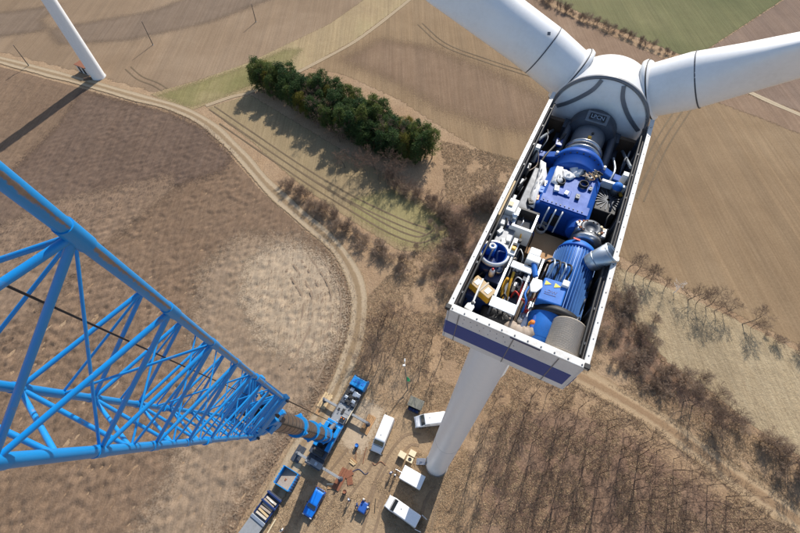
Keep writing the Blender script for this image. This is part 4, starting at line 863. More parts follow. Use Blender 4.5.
for k in range(5):
    y = 5.2 + .9 * k; bt_ = MB().bx(-1.74, -1.60, y, y + .32, -.9, -.55).build('wall_box', M[rn.choice(('grey', 'dblue', 'wht2'))], turb, bevel=.02)
mb = MB(); mb.path([(-1.35, 7.3, -.9), (-1.30, 8.0, -.7), (-1.1, 8.9, -.75), (-.9, 9.6, -.6)], .05).build('oil_line', M['black'], gb); MB().path([(1.2, 7.7, -.9), (1.3, 8.4, -.65), (1.15, 9.3, -.8)], .045).build('oil_line', M['zinc'], gb)
for k in range(24):
    a = 2 * math.pi * k / 24
    if math.sin(a) > -.2: MB().tube((.90 * math.cos(a), 8.07, AW + .90 * math.sin(a)), (.90 * math.cos(a), 8.13, AW + .90 * math.sin(a)), .03, n=6).build('bolt', M['dgrey'], gb)
# diagonal struts at the front inside walls
for sg in (-1, 1):
    MB().tube((sg * 1.72, 8.4, -.25), (sg * 1.45, 10.4, -1.2), .06).build('strut', M['zinc'], turb); MB().bx(*sorted((sg * 1.55, sg * 1.82)), 7.9, 8.1, -1.0, -.25).build('bracket', M['wht2'], turb)

# ================================================================== SECOND TURBINE
b2 = gp(99, 77); F2 = Frame((b2.x, b2.y, 0), -AZ)
t2 = thing('wind_turbine', 'distant complete white wind turbine tower beside the transformer hut and track', 'wind turbine', (0, 0, 0), F2)
MB().lathe([(0, 1.85), (20, 1.66), (45, 1.4), (63, 1.2), (63.2, .001)], (0, 0, 0), (0, 0, 1), 48).build('tower', M['tower'], t2)
MB().lathe([(0, 2.05), (.1, 2.0), (.1, 1.86)], (0, 0, 0), (0, 0, 1), 40).build('foundation_ring', M['concrete'], t2)
MB().bx(-2, 2, -6.4, 4.6, 63.15, 66.9).build('nacelle', M['white'], t2, bevel=.3)
HO2 = Vector((0, 6.0, 64.8)); MB().lathe([(-1.35, 1.9), (0, 1.96), (1.2, 1.42), (1.8, .001)], HO2, (0, 1, 0), 40).build('spinner', M['white'], t2)
for ang in (10, 130, 250):
    a = R(ang); rad = Vector((math.sin(a), 0, math.cos(a))); ch = Vector((math.cos(a), 0, -math.sin(a))) * .7 + Vector((0, -.7, 0)); nn = rad.cross(ch)
    V = []
    for r_, c_, tr_, of_ in secs:
        for k in range(16):
            th = 2 * math.pi * k / 16; V.append(HO2 + rad * r_ + ch * (math.cos(th) * c_ / 2 + of_) + nn * (math.sin(th) * c_ * tr_ / 2))
    MB().add(V, [(i * 16 + k, i * 16 + (k + 1) % 16, (i + 1) * 16 + (k + 1) % 16, (i + 1) * 16 + k) for i in range(len(secs) - 1) for k in range(16)], True).build('blade', M['white'], t2)
MB().path([Vector((-1.2, -1.6, .1)), Vector((-1.8, -2.4, .25)), Vector((-2.6, -3.0, .1))], .5).build('spoil_heap', M['oilfloor'], None, (-1.8, -2.4, 0), F2, 0, 'brown soil heap at the foot of the far tower', 'soil heap')
hb = gp(88, 71.5); HF = Frame((hb.x, hb.y, 0), R(-28))
ht = thing('transformer_hut', 'small pale transformer hut with dark doors beside the far tower', 'hut', (0, 0, 0), HF)
MB().bx(-2.1, 2.1, -1.3, 1.3, 0, 2.3).build('wall', M['shell'], ht); MB().bx(-2.3, 2.3, -1.5, 1.5, 2.3, 2.48).build('roof', M['rust'], ht, bevel=.03)
for x in (-.9, .95): MB().bx(x - .5, x + .5, -1.34, -1.28, .15, 2.0).build('door', M['black'], ht)
MB().bx(2.08, 2.13, -.7, .6, .15, 2.0).build('door', M['grey'], ht)
# utility poles
for (b, h, lb) in (((153, 45), 7.2, 'thin dark wooden pole standing alone in the grey field'), ((29, 66), 6.4, 'thin dark wooden pole beside the track before the far tower'), ((256, 22), 5.6, 'thin dark wooden pole at the edge of the straw strip')):
    g = gp(*b); p = thing('utility_pole', lb, 'pole', g); MB().tube(g - Vector((0, 0, .2)), g + Vector((.1, .05, h)), .14, .09, 10).build('shaft', M['pole'], p)
    MB().tube(g + Vector((.1, .05, h - .02)), g + Vector((.1, .05, h + .12)), .10, .03, 8).build('cap', M['dgrey'], p); MB().tube(g - Vector((0, 0, .1)), g + Vector((0, 0, .12)), .35, .2, 10).build('foot', M['concrete'], p)

# ================================================================== MOBILE CRANE
cf = gp(362, 377, 2.4); cr_ = gp(311, 468, 1.4); mid = (cf + cr_) / 2; dv = (cf - cr_); LC = Vector((dv.x, dv.y)).length
CF = Frame((mid.x, mid.y, 0), -math.atan2(dv.x, dv.y)); CMi = CF.M.inverted()
def CP(x, y, z): return CMi @ gp(x, y, z)
H2 = LC / 2
cr = thing('mobile_crane', 'blue mobile crane on outriggers with telescopic boom and long blue lattice jib', 'crane', (0, 0, 0), CF)
MB().bx(-.75, .75, -H2 + .3, H2 - 2.0, .75, 1.25).build('chassis', M['dgrey'], cr, bevel=.03)
MB().bx(-1.42, 1.42, -H2 + .2, -H2 + 4.6, 1.25, 1.5).build('rear_deck', M['dgrey'], cr, bevel=.03)
MB().bx(-1.38, 1.38, -.6, 2.9, 1.25, 1.55).build('front_deck', M['midgrey'], cr, bevel=.03)
MB().bx(-1.40, 1.40, 2.9, H2 - 2.1, 1.25, 1.75).build('engine_deck', M['dgrey'], cr, bevel=.04)
cbm = MB(); y0, y1 = H2 - 2.05, H2 + .05
cbm.add([(-1.4, y0, .7), (1.4, y0, .7), (1.4, y1, .7), (-1.4, y1, .7), (-1.35, y0, 2.55), (1.35, y0, 2.55), (1.3, y1 - .45, 2.55), (-1.3, y1 - .45, 2.55), (1.38, y1, 1.7), (-1.38, y1, 1.7)],
    [(0, 3, 2, 1), (4, 5, 6, 7), (0, 1, 5, 4), (2, 3, 9, 8), (7, 6, 8, 9), (1, 2, 8, 6, 5), (0, 4, 7, 9, 3)])
cab = cbm.build('cab', M['crane'], cr, bevel=.06)
MB().add([(-1.15, y1 - .40, 2.48), (1.15, y1 - .40, 2.48), (1.2, y1 - .03, 1.79), (-1.2, y1 - .03, 1.79)], [(0, 1, 2, 3)]).add([(-1.15, y1 - .42, 2.44), (1.15, y1 - .42, 2.44), (1.2, y1 - .06, 1.78), (-1.2, y1 - .06, 1.78)], [(3, 2, 1, 0)]).build('windscreen', M['glass'], cab)
for k in range(3): MB().box((-.8 + .8 * k, y0 + .9, 2.58), (.5, .5, .06)).build('roof_hatch', M['blue2'], cab, bevel=.02)
rn = random.Random(77)
for k in range(34):
    x = rn.uniform(-1.1, 1.1); y = rn.uniform(3.1, H2 - 2.5); s_ = rn.uniform(.25, .7)
    MB().box((x, y, 1.75 + s_ * .25), (s_, s_ * rn.uniform(.7, 1.6), s_ * .5)).build('engine_part', M[rn.choice(('black', 'dgrey', 'grey', 'black', 'zinc'))], cr, bevel=.03)
for k in range(16):
    x = rn.uniform(-1.15, 1.15); y = rn.choice((rn.uniform(-.4, 2.7), rn.uniform(-H2 + .6, -H2 + 4.2))); s_ = rn.uniform(.15, .45)
    MB().box((x, y, 1.55 + s_ * .2), (s_, s_ * rn.uniform(.7, 2.2), s_ * .4)).build('deck_box', M[rn.choice(('dgrey', 'grey', 'zinc', 'black'))], cr, bevel=.02)
for sg in (-1, 1):
    MB().bx(*sorted((sg * 1.36, sg * 1.5)), -.6, 6.2, 1.0, 1.62).build('side_rail', M['black'], cr); MB().bx(*sorted((sg * 1.3, sg * 1.42)), .2, 4.0, 1.56, 1.66).build('kick_plate', M['crate'] if sg > 0 else M['grey'], cr)
    for k in range(7):
        y = -H2 + 1.2 + k * (LC - 2.6) / 6
        wv = MB().tube((sg * 1.36, y, .62), (sg * .92, y, .62), .62, n=24).build('wheel', M['tyre'], cr); MB().tube((sg * 1.37, y, .62), (sg * 1.30, y, .62), .33, n=16).build('hub', M['grey'], wv)
# outriggers
foot = {}
for nm, (px0, px1) in {'f': ((322.5, 400), (369, 422)), 'r': ((296, 453), (341, 478))}.items():
    a = CP(*px0, 1.2); b = CP(*px1, 1.2); y = (a.y + b.y) / 2
    MB().bx(-1.45, 1.45, y - .45, y + .45, .85, 1.6).build('outrigger_box', M['midgrey'], cr, bevel=.03)
    for e in (a, b):
        sg = 1 if e.x > 0 else -1
        bm_ = MB().bx(*sorted((sg * 1.2, e.x)), y - .19, y + .19, 1.0, 1.42).build('outrigger_beam', M['midgrey'], cr, bevel=.02)
        MB().tube((e.x - sg * .15, y, .40), (e.x - sg * .15, y, 1.75), .17, n=16).build('jack', M['grey'], bm_); MB().tube((e.x - sg * .15, y, .22), (e.x - sg * .15, y, .42), .42, .2, n=20).build('jack_foot', M['dgrey'], bm_)
        foot[(nm, sg)] = (e.x - sg * .15, y)
# superstructure
sp_ = CP(333, 437, 2.5); SX, SY = 0.0, sp_.y
MB().tube((SX, SY, 1.5), (SX, SY, 1.9), 1.2, n=32).build('turntable', M['dgrey'], cr)
MB().bx(-1.45, -.75, SY - 2.4, SY + 1.7, 1.9, 2.9).build('slew_frame', M['crane'], cr, bevel=.06); MB().bx(.75, 1.45, SY - 2.4, SY + 1.7, 1.9, 2.9).build('slew_frame', M['crane'], cr, bevel=.06)
MB().bx(-1.45, 1.45, SY + 1.5, SY + 2.3, 1.9, 2.6).build('slew_bridge', M['crane'], cr, bevel=.05)
MB().bx(-1.5, 1.5, SY - 3.6, SY - 2.4, 1.7, 2.5).build('winch_frame', M['dgrey'], cr, bevel=.04); MB().tube((-.9, SY - 3.0, 2.6), (.9, SY - 3.0, 2.6), .42, n=24).build('winch_drum', M['black'], cr)
oc = MB().bx(.35, 1.35, SY + 2.35, SY + 3.6, 1.6, 2.9).build('operator_cabin', M['grey'], cr, bevel=.08); MB().bx(.45, 1.25, SY + 2.5, SY + 3.4, 2.9, 2.93).build('roof_glass', M['glass'], oc)
for dx in (.55, 1.0): MB().tube((dx, SY + 3.2, 2.9), (dx, SY + 3.2, 3.02), .10, n=12).build('beacon', M['orange'], oc)
# boom geometry: lattice axis from the vanishing point of its chords, chords beside the camera
VP = (gp(322, 429) - Vector((0, 0, CAMH))).normalized(); UPV = Vector((0, _c, _s)); RTV = Vector((1, 0, 0)); CAM = Vector((0, 0, CAMH))
OFF = {'T': (-1.77, -1.39), 'B': (-3.11, .31), 'M': (-4.24, -.57), 'X': (-2.90, -2.27)}
def chord(k, t):
    o = OFF[k]; return CMi @ (CAM + RTV * o[0] - UPV * o[1] + VP * t)
T0, T1 = -27.0, 20.9
lat = MB()
for a, b in (('T', 'B'), ('B', 'M'), ('M', 'X'), ('X', 'T')): lat.tube(chord(a, T1 - .1), chord(b, T1 - .1), .14, n=10)
lat = lat.build('lattice_jib', M['crane'], cr)
crad = {'T': .062, 'B': .080, 'M': .068, 'X': .064}
for k in 'TBMX':
    a, b = chord(k, T0), chord(k, T1); r_ = crad[k]; n = 18; steps = 60; MM = rot_to(b - a)
    ref = CMi.to_3x3() @ (RTV * .62 + UPV * .02 - VP * .0 + UPV * -.35); V = []; rub = []
    for i in range(steps + 1):
        p = a.lerp(b, i / steps)
        for j in range(n):
            q = MM @ Vector((math.cos(2 * math.pi * j / n), math.sin(2 * math.pi * j / n), 0)); V.append(tuple(p + q * r_)); cs = q.dot(ref.normalized()); rub.append(max(0, 1 - ((1 - cs) / .07)) if k == 'T' else 0.0)
    Q = np.array([(i * n + j, i * n + (j + 1) % n, (i + 1) * n + (j + 1) % n, (i + 1) * n + j) for i in range(steps) for j in range(n)])
    me = np_mesh('chord', np.array(V), Q, {'rub': rub}); o = bpy.data.objects.new('chord', me); COL.objects.link(o); me.materials.append(M['chord']); o.parent = lat
PN = 2.1; nT = list(np.arange(T0 + .9, T1, PN))
def brace(a, ta, b, tb, r_, nm='brace'): return MB().tube(chord(a, ta), chord(b, tb), r_, n=10, caps=False).build(nm, M['crane'], lat)
for i, t_ in enumerate(nT):
    t2_ = t_ + PN / 2
    for (a, b, r_) in (('T', 'B', .034), ('X', 'M', .038), ('B', 'M', .036), ('T', 'X', .030)):
        brace(a, t_, b, min(t2_, T1), r_)
        if i: brace(a, t_, b, t_ - PN / 2, r_)
    if i % 2 == 0: brace('T', t_, 'M', t_, .024, 'cross_brace')
    if t_ <= 7: brace('X', t_, 'M', t_, .026, 'strut'); brace('B', t_ + PN / 2, 'X', t_, .022, 'cross_brace')
    if t_ > 7:
        brace('T', t_, 'B', t_, .022, 'strut'); brace('X', t_, 'M', t_, .022, 'strut'); brace('B', t_, 'X', t_ + PN / 2, .02, 'cross_brace')
    for k_, tk_ in (('T', t_), ('X', t_), ('B', t2_), ('M', t2_)):
        if tk_ < T1 - .3: MB().tube(chord(k_, tk_ - .16), chord(k_, tk_ + .16), crad[k_] + .010, n=16, caps=True).build('node_sleeve', M['crane'], lat)
    if i % 4 == 2 and t_ > 5:
        for k_ in 'TBMX':
            MB().tube(chord(k_, t_ + .55), chord(k_, t_ + .63), crad[k_] + .035, n=16).tube(chord(k_, t_ + .645), chord(k_, t_ + .725), crad[k_] + .035, n=16).build('flange_joint', M['crane'], lat)
    if i % 3 == 1 and t_ < 6:
        pa, pb = chord('X', t_ + .15), chord('M', t_ + PN / 2 - .1); c = pa.lerp(pb, .42); d_ = (pb - pa).normalized(); MB().box(c + Vector((.07, 0, .05)), (.03, .13, 1.0), M=rot_to(d_)).build('slotted_plate', M['crane'], lat)
# lattice foot: solid blue end frame, adapter plates
eb = MB()
for a, b in (('T', 'B'), ('X', 'M')):
    p, q = chord(a, T1 + .15), chord(b, T1 + .15); d_ = (q - p); c = (p + q) / 2; eb.box(c, (.30, .55, d_.length + .3), M=rot_to(d_))
for a, b in (('T', 'X'), ('B', 'M')):
    p, q = chord(a, T1 + .15), chord(b, T1 + .15); d_ = (q - p); eb.box((p + q) / 2, (.26, .5, d_.length), M=rot_to(d_))
eb.build('end_frame', M['crane'], lat, bevel=.02)
for t_ in (18.6, 19.4, 20.1):
    for a, b in (('T', 'B'), ('X', 'M'), ('T', 'M'), ('X', 'B')): brace(a, t_, b, t_ + .35, .045)
ctr = lambda t_: (chord('T', t_) + chord('M', t_)) / 2
rn = random.Random(5)
ax_ = (chord('T', T1) - chord('T', T1 - 1)).normalized()
for k in range(16):
    a = ctr(T1 + .25) + Vector((rn.uniform(-.9, 1.0), rn.uniform(-.8, .8), rn.uniform(-.5, .1))); MB().box(a, (rn.uniform(.1, .35), rn.uniform(.1, .4), rn.uniform(.2, .7))).build('adapter_part', M[rn.choice(('crane', 'crane', 'dgrey', 'black', 'rust'))], lat, bevel=.02)
for k in range(4):
    a = chord('TBMX'[k], T1 + .2); MB().tube(a - Vector((.3, 0, 0)), a + Vector((.3, 0, 0)), .06, n=10).build('lock_pin', M['dgrey'], lat)
# telescopic boom
p1 = ctr(T1 + .3) + Vector((.25, -.2, -.1)); p0 = Vector((SX, SY - .3, 3.0)); bd = (p1 - p0); BL = bd.length; bu = bd.normalized()
cuts = [0, .14, .34, .54, .74, .965]; rads = [1.12, 1.02, .90, .78, .66]
for k in range(5):
    a, b = p0 + bd * cuts[k], p0 + bd * cuts[k + 1]; r_ = rads[k]
    sct = MB().tube(a, b, r_ * .93, n=24).build('boom_section', M['crane'] if k in (0, 1) else M['bronze'], cr)
    for j in range(6): MB().tube(a.lerp(b, .12 + .15 * j), a.lerp(b, .12 + .15 * j) + bu * .10, r_ * .955, n=24).build('wear_ring', M['dgrey'], sct)
    q_ = rot_to(bu) @ Vector((.62, -.78, 0)); MB().tube(a + q_ * r_ * .98, b + q_ * r_ * .98, .05, n=6).build('hydraulic_line', M['black'], sct)
    MB().tube(b - bu * .9, b + bu * .15, r_ * 1.05, n=24).build('boom_collar', M['crane'], sct)
    for j in range(3):
        q = MM = rot_to(bu) @ Vector((math.cos(j * 2.1 + k), math.sin(j * 2.1 + k), 0)); MB().box(b + q * r_ * 1.02 - bu * .4, (.35, .25, .7), M=rot_to(bu)).build('pad_block', M['crane'], sct, bevel=.03)
hd = MB(); hd.box(p0 + bd * .975, (1.1, 1.2, 1.4), M=rot_to(bu)); hd = hd.build('boom_head', M['crane'], cr, bevel=.08)
for k in range(10):
    MB().box(p0 + bd * .975 + Vector((rn.uniform(-.8, .8), rn.uniform(-.8, .8), rn.uniform(-.8, .8))), (rn.uniform(.1, .3), rn.uniform(.1, .4), rn.uniform(.2, .6))).build('head_part', M[rn.choice(('dgrey', 'crane', 'black'))], hd, bevel=.02)
for sg in (-1, 1): MB().tube((sg * .8, SY + .2, 2.6), (sg * 1.15, SY + .2, 3.4), .35, n=16).build('boom_pivot', M['crane'], cr)
MB().tube((0, SY + 1.8, 2.4), p0 + bd * .13 , .34, n=16).build('luffing_cylinder', M['grey'], cr)
# ropes
rp = MB().tube(CMi @ (CAM + RTV * -3.3 + UPV * 1.5 + VP * T0), CMi @ (CAM + RTV * -3.3 + UPV * 1.5 + VP * (T1 - .1)), .016, n=8).build('hoist_rope', M['rope'], cr)
MB().tube(chord('T', T1) , (1.2, SY + 2.0, 2.6), .03, n=8).build('stay_rope', M['rope'], cr)
MB().tube(ctr(T0), ctr(T0 + .6), .7, n=16).build('jib_head', M['crane'], lat)
# load-spreading mats under the outriggers
def mat_stack(key, px, ang, mtl, label, nplank=5, wd=1.5, ln=3.2):
    x, y = foot[key]; t = thing('outrigger_mat', label, 'mat', (x, y, 0), CF, 'mats under the crane outriggers')
    for k in range(nplank): MB().box((x + (k - (nplank - 1) / 2) * wd / nplank, y + rn.uniform(-.06, .06), .14), (wd / nplank - .03, ln, .15), rz=ang).build('plank', M[mtl], t, bevel=.015)
    for e in (-.35, .35): MB().box((x, y + e * ln, .045), (wd, .18, .05), rz=ang).build('bearer', M[mtl], t)
mat_stack(('f', 1), None, 0, 'wood', 'orange timber mat under the outrigger beside the white van')
mat_stack(('f', -1), None, 0, 'plywood', 'pale timber mat under the outrigger on the dirt track', 4, 1.6, 2.8)
mat_stack(('r', 1), None, 0, 'rust', 'rusty steel frame mat under the outrigger above the blue car', 3, 1.3, 3.4)
mat_stack(('r', -1), None, 0, 'dgrey', 'dark mat under the outrigger beside the ploughed field', 4, 1.5, 2.6)
c = gp(349, 474); MB().box((c.x, c.y, .12), (1.3, .9, .18), rz=.5).box((c.x + .2, c.y - 1.0, .1), (.9, 1.2, .12), rz=.2).build('scrap_frame', M['rust'], None, (c.x, c.y, 0), WORLD, .02, 'rusty scrap frames beside the rusty outrigger mat', 'scrap')

# ================================================================== VEHICLES
def place(pf, pr, z):
    a, b = gp(*pf, z), gp(*pr, z); m_ = (a + b) / 2; d_ = a - b; return Frame((m_.x, m_.y, .05), -math.atan2(d_.x, d_.y)), Vector((d_.x, d_.y)).length
def vehicle(name, label, cat, fr, L, W, H, prof, mat, ws, roofx=.88, side=(), group=None, wheelr=.34):
    t = thing(name, label, cat, (0, 0, 0), fr, group); zc = .95
    inset = lambda z: 0 if z <= zc else (z - zc) / (H - zc) * (1 - roofx) * W / 2
    n = len(prof); V = [(sg * (W / 2 - inset(z)) * (1 - .14 * max(0, (y - L / 2 + .9) / .9) ** 2), y, z) for sg in (-1, 1) for y, z in prof]
    body = MB().add(V, [tuple(range(n)), tuple(range(2 * n - 1, n - 1, -1))] + [(k, n + k, n + (k + 1) % n, (k + 1) % n) for k in range(n)]).build('body', M[mat], t, bevel=.09)
    body.modifiers['bevel'].segments = 4; body.modifiers['bevel'].width = .14 if H > 2 else .10
    def pane(nm, A, B, k0, k1, f0=0.06, f1=.94):
        ya, za = A; yb, zb = B; P = []
        for (y, z, s_) in ((ya, za, -1), (ya, za, 1), (yb, zb, 1), (yb, zb, -1)): P.append(Vector((s_ * (W / 2 - inset(z) - .10), y, z)))
        nrm = (P[1] - P[0]).cross(P[2] - P[1]).normalized(); nrm = nrm if nrm.z > 0 or abs(nrm.z) < .01 else -nrm
        a = [p.lerp(P[3 - i] if i in (0, 3) else P[3 - i], .06) for i, p in enumerate(P)]
        MB().add([p + nrm * .012 for p in a] + [p - nrm * .02 for p in a], [(0, 1, 2, 3), (7, 6, 5, 4), (0, 4, 5, 1), (1, 5, 6, 2), (2, 6, 7, 3), (3, 7, 4, 0)]).build(nm, M['glass'], body)
    for A, B in ws: pane('windscreen', A, B, 0, 0)
    for (ya, yb, za, zb) in side:
        for sg in (-1, 1):
            P = [Vector((sg * (W / 2 - inset(z) + .008), y, z)) for y, z in ((ya, za), (yb, za), (yb, zb), (ya, zb))]; q = Vector((-sg * .03, 0, 0))
            MB().add(P + [p + q for p in P], [(0, 1, 2, 3), (7, 6, 5, 4), (0, 4, 5, 1), (1, 5, 6, 2), (2, 6, 7, 3), (3, 7, 4, 0)]).build('side_window', M['glass'], body)
    for sg in (-1, 1):
        for y in (L / 2 - .95, -L / 2 + 1.05):
            wv = MB().tube((sg * (W / 2 - .24), y, wheelr), (sg * (W / 2 - .01), y, wheelr), wheelr, n=20).build('wheel', M['tyre'], t); MB().tube((sg * (W / 2 - .03), y, wheelr), (sg * (W / 2), y, wheelr), .2, n=14).build('rim', M['steel'], wv)
        MB().box((sg * (W / 2 - .22), L / 2 - .02, .72), (.34, .12, .2)).build('headlight', M['light'], t, bevel=.02)
        MB().box((sg * (W / 2 - .12), -L / 2 - .005, .9), (.16, .06, .4)).build('tail_light', M['redl'], t)
        my = L / 2 - 1.6 if H > 2 else L / 2 - 1.65
        MB().box((sg * (W / 2 + .10), my, 1.15 if H > 2 else .98), (.20, .12, .22)).build('mirror', M['black'], t, bevel=.03)
    fb = ws[0][1]; MB().bx(-W / 2 * .78, W / 2 * .78, fb[0] + .05, fb[0] + .10, fb[1] - .08, fb[1] + .005).build('wiper_cowl', M['black'], body)
    for sg in (-1, 1):
        for yy in (L / 2 - 2.5, L / 2 - 1.35) if H > 2 else (-.5, .5): MB().bx(*sorted((sg * (W / 2 - .02), sg * (W / 2 + .006))), yy, yy + .02, .5, min(1.6, .95)).build('door_gap', M['black'], body)
        MB().bx(*sorted((sg * (W / 2 - .02), sg * (W / 2 + .012))), -L / 2 + .5, L / 2 - .5, .55, .66).build('side_moulding', M['dgrey'], body)
    MB().bx(-W / 2 + .05, W / 2 - .05, L / 2 - .03, L / 2 + .05, .32, .52).build('bumper', M['black'], t, bevel=.02)
    return t, body
def van_prof(L, H): return [(-L / 2, .38), (-L / 2 + .03, H * .96), (-L / 2 + .15, H), (L / 2 - 2.0, H), (L / 2 - 1.7, H * .98), (L / 2 - .95, H * .62), (L / 2 - .2, H * .50), (L / 2, H * .38), (L / 2, .38)]
def make_van(label, pf, pr, H=2.45, W=2.0):
    fr, L = place(pf, pr, H * .8); t, b = vehicle('white_van', label, 'van', fr, L, W, H, van_prof(L, H), 'vanwhite', [((L / 2 - 1.66, H * .955), (L / 2 - .99, H * .645))], .90, [(L / 2 - 2.4, L / 2 - 1.5, 1.35, 1.95)], 'vans parked round the tower')
    mb = MB()
    for k in range(5): mb.bx(-W / 2 * .7, W / 2 * .7, -L / 2 + .6 + k * .65, -L / 2 + .66 + k * .65, H - .005, H + .012)
    mb.build('roof_rib', M['vanwhite'], b); MB().box((.1, L / 2 - 2.5, H + .02), (.12, .12, .06)).build('roof_vent', M['dgrey'], b)
    return t, fr, L
make_van('white panel van parked beside the crane and orange mat', (375.5, 451), (389.5, 416.5))
make_van('white van half hidden behind the foot of the tower', (415, 421), (446, 417), 2.2)
vt, vf, vl = make_van('white van with open rear doors beside the white box trailer', (387, 500), (418.5, 522), 2.4)
for sg in (-1, 1):
    MB().box((sg * 1.0, -vl / 2 - .45, 1.3), (.06, .95, 1.7), rz=sg * -.15).build('rear_door', M['vanwhite'], vt, bevel=.02)
MB().bx(-.8, .8, -vl / 2 - .012, -vl / 2 + .05, .5, 2.2).build('load_bay', M['black'], vt)
mb = MB(); fr, L = place((306, 516), (321, 489), 1.3)
vehicle('blue_car', 'bright blue estate car parked on the trodden straw', 'car', fr, L, 1.8, 1.55, [(-L / 2, .4), (-L / 2 - .02, .95), (-L / 2 + .3, 1.45), (-L / 2 + .6, 1.54), (L / 2 - 2.0, 1.55), (L / 2 - 1.8, 1.52), (L / 2 - 1.15, 1.02), (L / 2 - .25, .86), (L / 2, .68), (L / 2, .4)], 'carblue', [((L / 2 - 1.75, 1.485), (L / 2 - 1.19, 1.05)), ((-L / 2 + .26, 1.40), (-L / 2 + .02, 1.0))], .80, [(-L / 2 + .5, L / 2 - 1.95, 1.05, 1.42)], None, .32)
# white box trailer
fr, L = place((402.2, 471.5), (422.6, 483.2), 2.1)
bt = thing('box_trailer', 'white box trailer with flat roof near the tower foot', 'trailer', (0, 0, 0), fr)
MB().bx(-1.0, 1.0, -L / 2, L / 2, .55, 2.2).build('box', M['vanwhite'], bt, bevel=.05); MB().bx(-1.03, 1.03, -L / 2 - .03, L / 2 + .03, 2.2, 2.24).build('roof', M['vanwhite'], bt, bevel=.015)
MB().bx(-.9, .9, -L / 2 + .1, L / 2 - .1, .42, .55).build('frame', M['dgrey'], bt); MB().tube((0, L / 2, .5), (0, L / 2 + 1.2, .45), .06).build('drawbar', M['steel'], bt); MB().tube((0, L / 2 + .9, .0), (0, L / 2 + .9, .5), .05).build('jockey_leg', M['steel'], bt)
for sg in (-1, 1): MB().tube((sg * 1.0, 0, .32), (sg * .78, 0, .32), .32, n=20).build('wheel', M['tyre'], bt)
# wooden crates
def crate(label, px, size, rz, hole):
    g = gp(*px, size[2]); F_ = Frame((g.x, g.y, .06), rz); t = thing('wooden_crate', label, 'crate', (0, 0, 0), F_); sx, sy, sz = size
    MB().bx(-sx / 2, sx / 2, -sy / 2, sy / 2, 0, sz - .03).build('box', M['crate'], t)
    for k in range(4): MB().bx(-sx / 2 - .02 + k * (sx + .04) / 4 + .008, -sx / 2 - .02 + (k + 1) * (sx + .04) / 4 - .008, -sy / 2 - .02, sy / 2 + .02, sz - .03, sz).build('lid_board', M['crate'], t)
    if hole: MB().lathe([(sz + .003, .001), (sz + .003, .28), (sz + .02, .30), (sz + .02, .22)], (0, 0, 0), (0, 0, 1), 20).build('opening', M['black'], t)
crate('plain pale wooden crate left of the pair beside the box trailer', (402.3, 454.6), (1.15, .9, .9), R(-30), False)
crate('pale wooden crate with round dark opening beside the box trailer', (409.8, 459.4), (1.05, .75, .8), R(-25), True)
crate('plain pale wooden crate touching the one with the opening', (412.6, 453.2), (1.05, .85, .85), R(-28), False)
# blue open skip
a, b = gp(291.5, 469.5, 1.5), gp(281, 487.3, 1.5); fr, L = place((291.7, 469.5), (281, 487.2), 1.5)
sk = thing('steel_skip', 'open blue steel skip with ribbed wall behind the crane', 'skip', (0, 0, 0), fr)
MB().bx(-1.25, 1.25, -L / 2, L / 2, .25, .35).build('floor', M['duct'], sk)
for sg in (-1, 1):
    MB().bx(*sorted((sg * 1.25, sg * 1.38)), -L / 2, L / 2, .2, 1.75).build('side', M['crane'], sk, bevel=.02)
    for k in range(7): MB().bx(*sorted((sg * 1.38, sg * 1.50)), -L / 2 + .15 + k * (L - .4) / 6, -L / 2 + .30 + k * (L - .4) / 6, .2, 1.75).build('rib', M['crane'], sk)
for y in (-L / 2, L / 2 - .1): MB().bx(-1.25, 1.25, y, y + .1, .2, 1.7).build('end', M['crane'], sk)
MB().add([(-1.2, -L / 2 + .12, .36), (1.2, -L / 2 + .12, .36), (1.2, L / 2 - .12, .36), (-1.2, L / 2 - .12, .36), (-1.2, -L / 2 + .12, .6), (1.2, -L / 2 + .12, 1.45), (1.2, L / 2 - .12, 1.45), (-1.2, L / 2 - .12, .6)], [(0, 3, 2, 1), (4, 5, 6, 7), (0, 1, 5, 4), (1, 2, 6, 5), (2, 3, 7, 6), (3, 0, 4, 7)]).build('ramp_plate', M['brown'], sk)
for y in (-1, .8): MB().bx(-1.1, 1.1, y, y + .2, 0, .25).build('skid', M['dgrey'], sk)
MB().box((-.1, -.2, .95), (.3, .3, .25)).build('rusty_lug', M['rust'], sk)
# low-loader trailer with counterweights
fr, L = place((276, 495), (243, 541), 1.0)
lt = thing('lowloader_trailer', 'low loader trailer with blue frame, slabs and grey deck behind the skip', 'trailer', (0, 0, 0), fr)
MB().bx(-1.2, 1.2, -L / 2, L / 2, .7, .95).build('chassis', M['dgrey'], lt, bevel=.03)
MB().bx(-1.3, 1.3, -L / 2, -.6, .95, 1.08).build('deck', M['midgrey'], lt); MB().bx(-1.32, 1.32, -.62, -.15, .95, 1.25).build('deck_edge', M['zinc'], lt, bevel=.02)
for sg in (-1, 1): MB().bx(*sorted((sg * 1.1, sg * 1.3)), .0, L / 2, .95, 1.15).build('side_beam', M['dblue'], lt)
for y in (L / 2 - .4, L / 2 - 1.7): MB().bx(-1.4, 1.4, y, y + .28, 1.1, 1.5).build('cross_beam', M['dblue'], lt, bevel=.03)
MB().bx(-.2, .5, L / 2 - 1.1, L / 2 - .95, 1.1, 1.35).build('white_bar', M['wht2'], lt)
for k in range(6):
    MB().box((rn.uniform(-.15, .15), .35 + .46 * k, 1.15 + .05 * rn.random()), (2.0, .3, .22), rz=rn.uniform(-.08, .08)).build('slab', M[rn.choice(('duct', 'brown', 'duct', 'plywood', 'rust'))], lt, bevel=.02)
for sg in (-1, 1):
    for k in range(5): MB().tube((sg * 1.2, -L / 2 + 1.0 + k * 1.25, .42), (sg * .85, -L / 2 + 1.0 + k * 1.25, .42), .42, n=20).build('wheel', M['tyre'], lt)
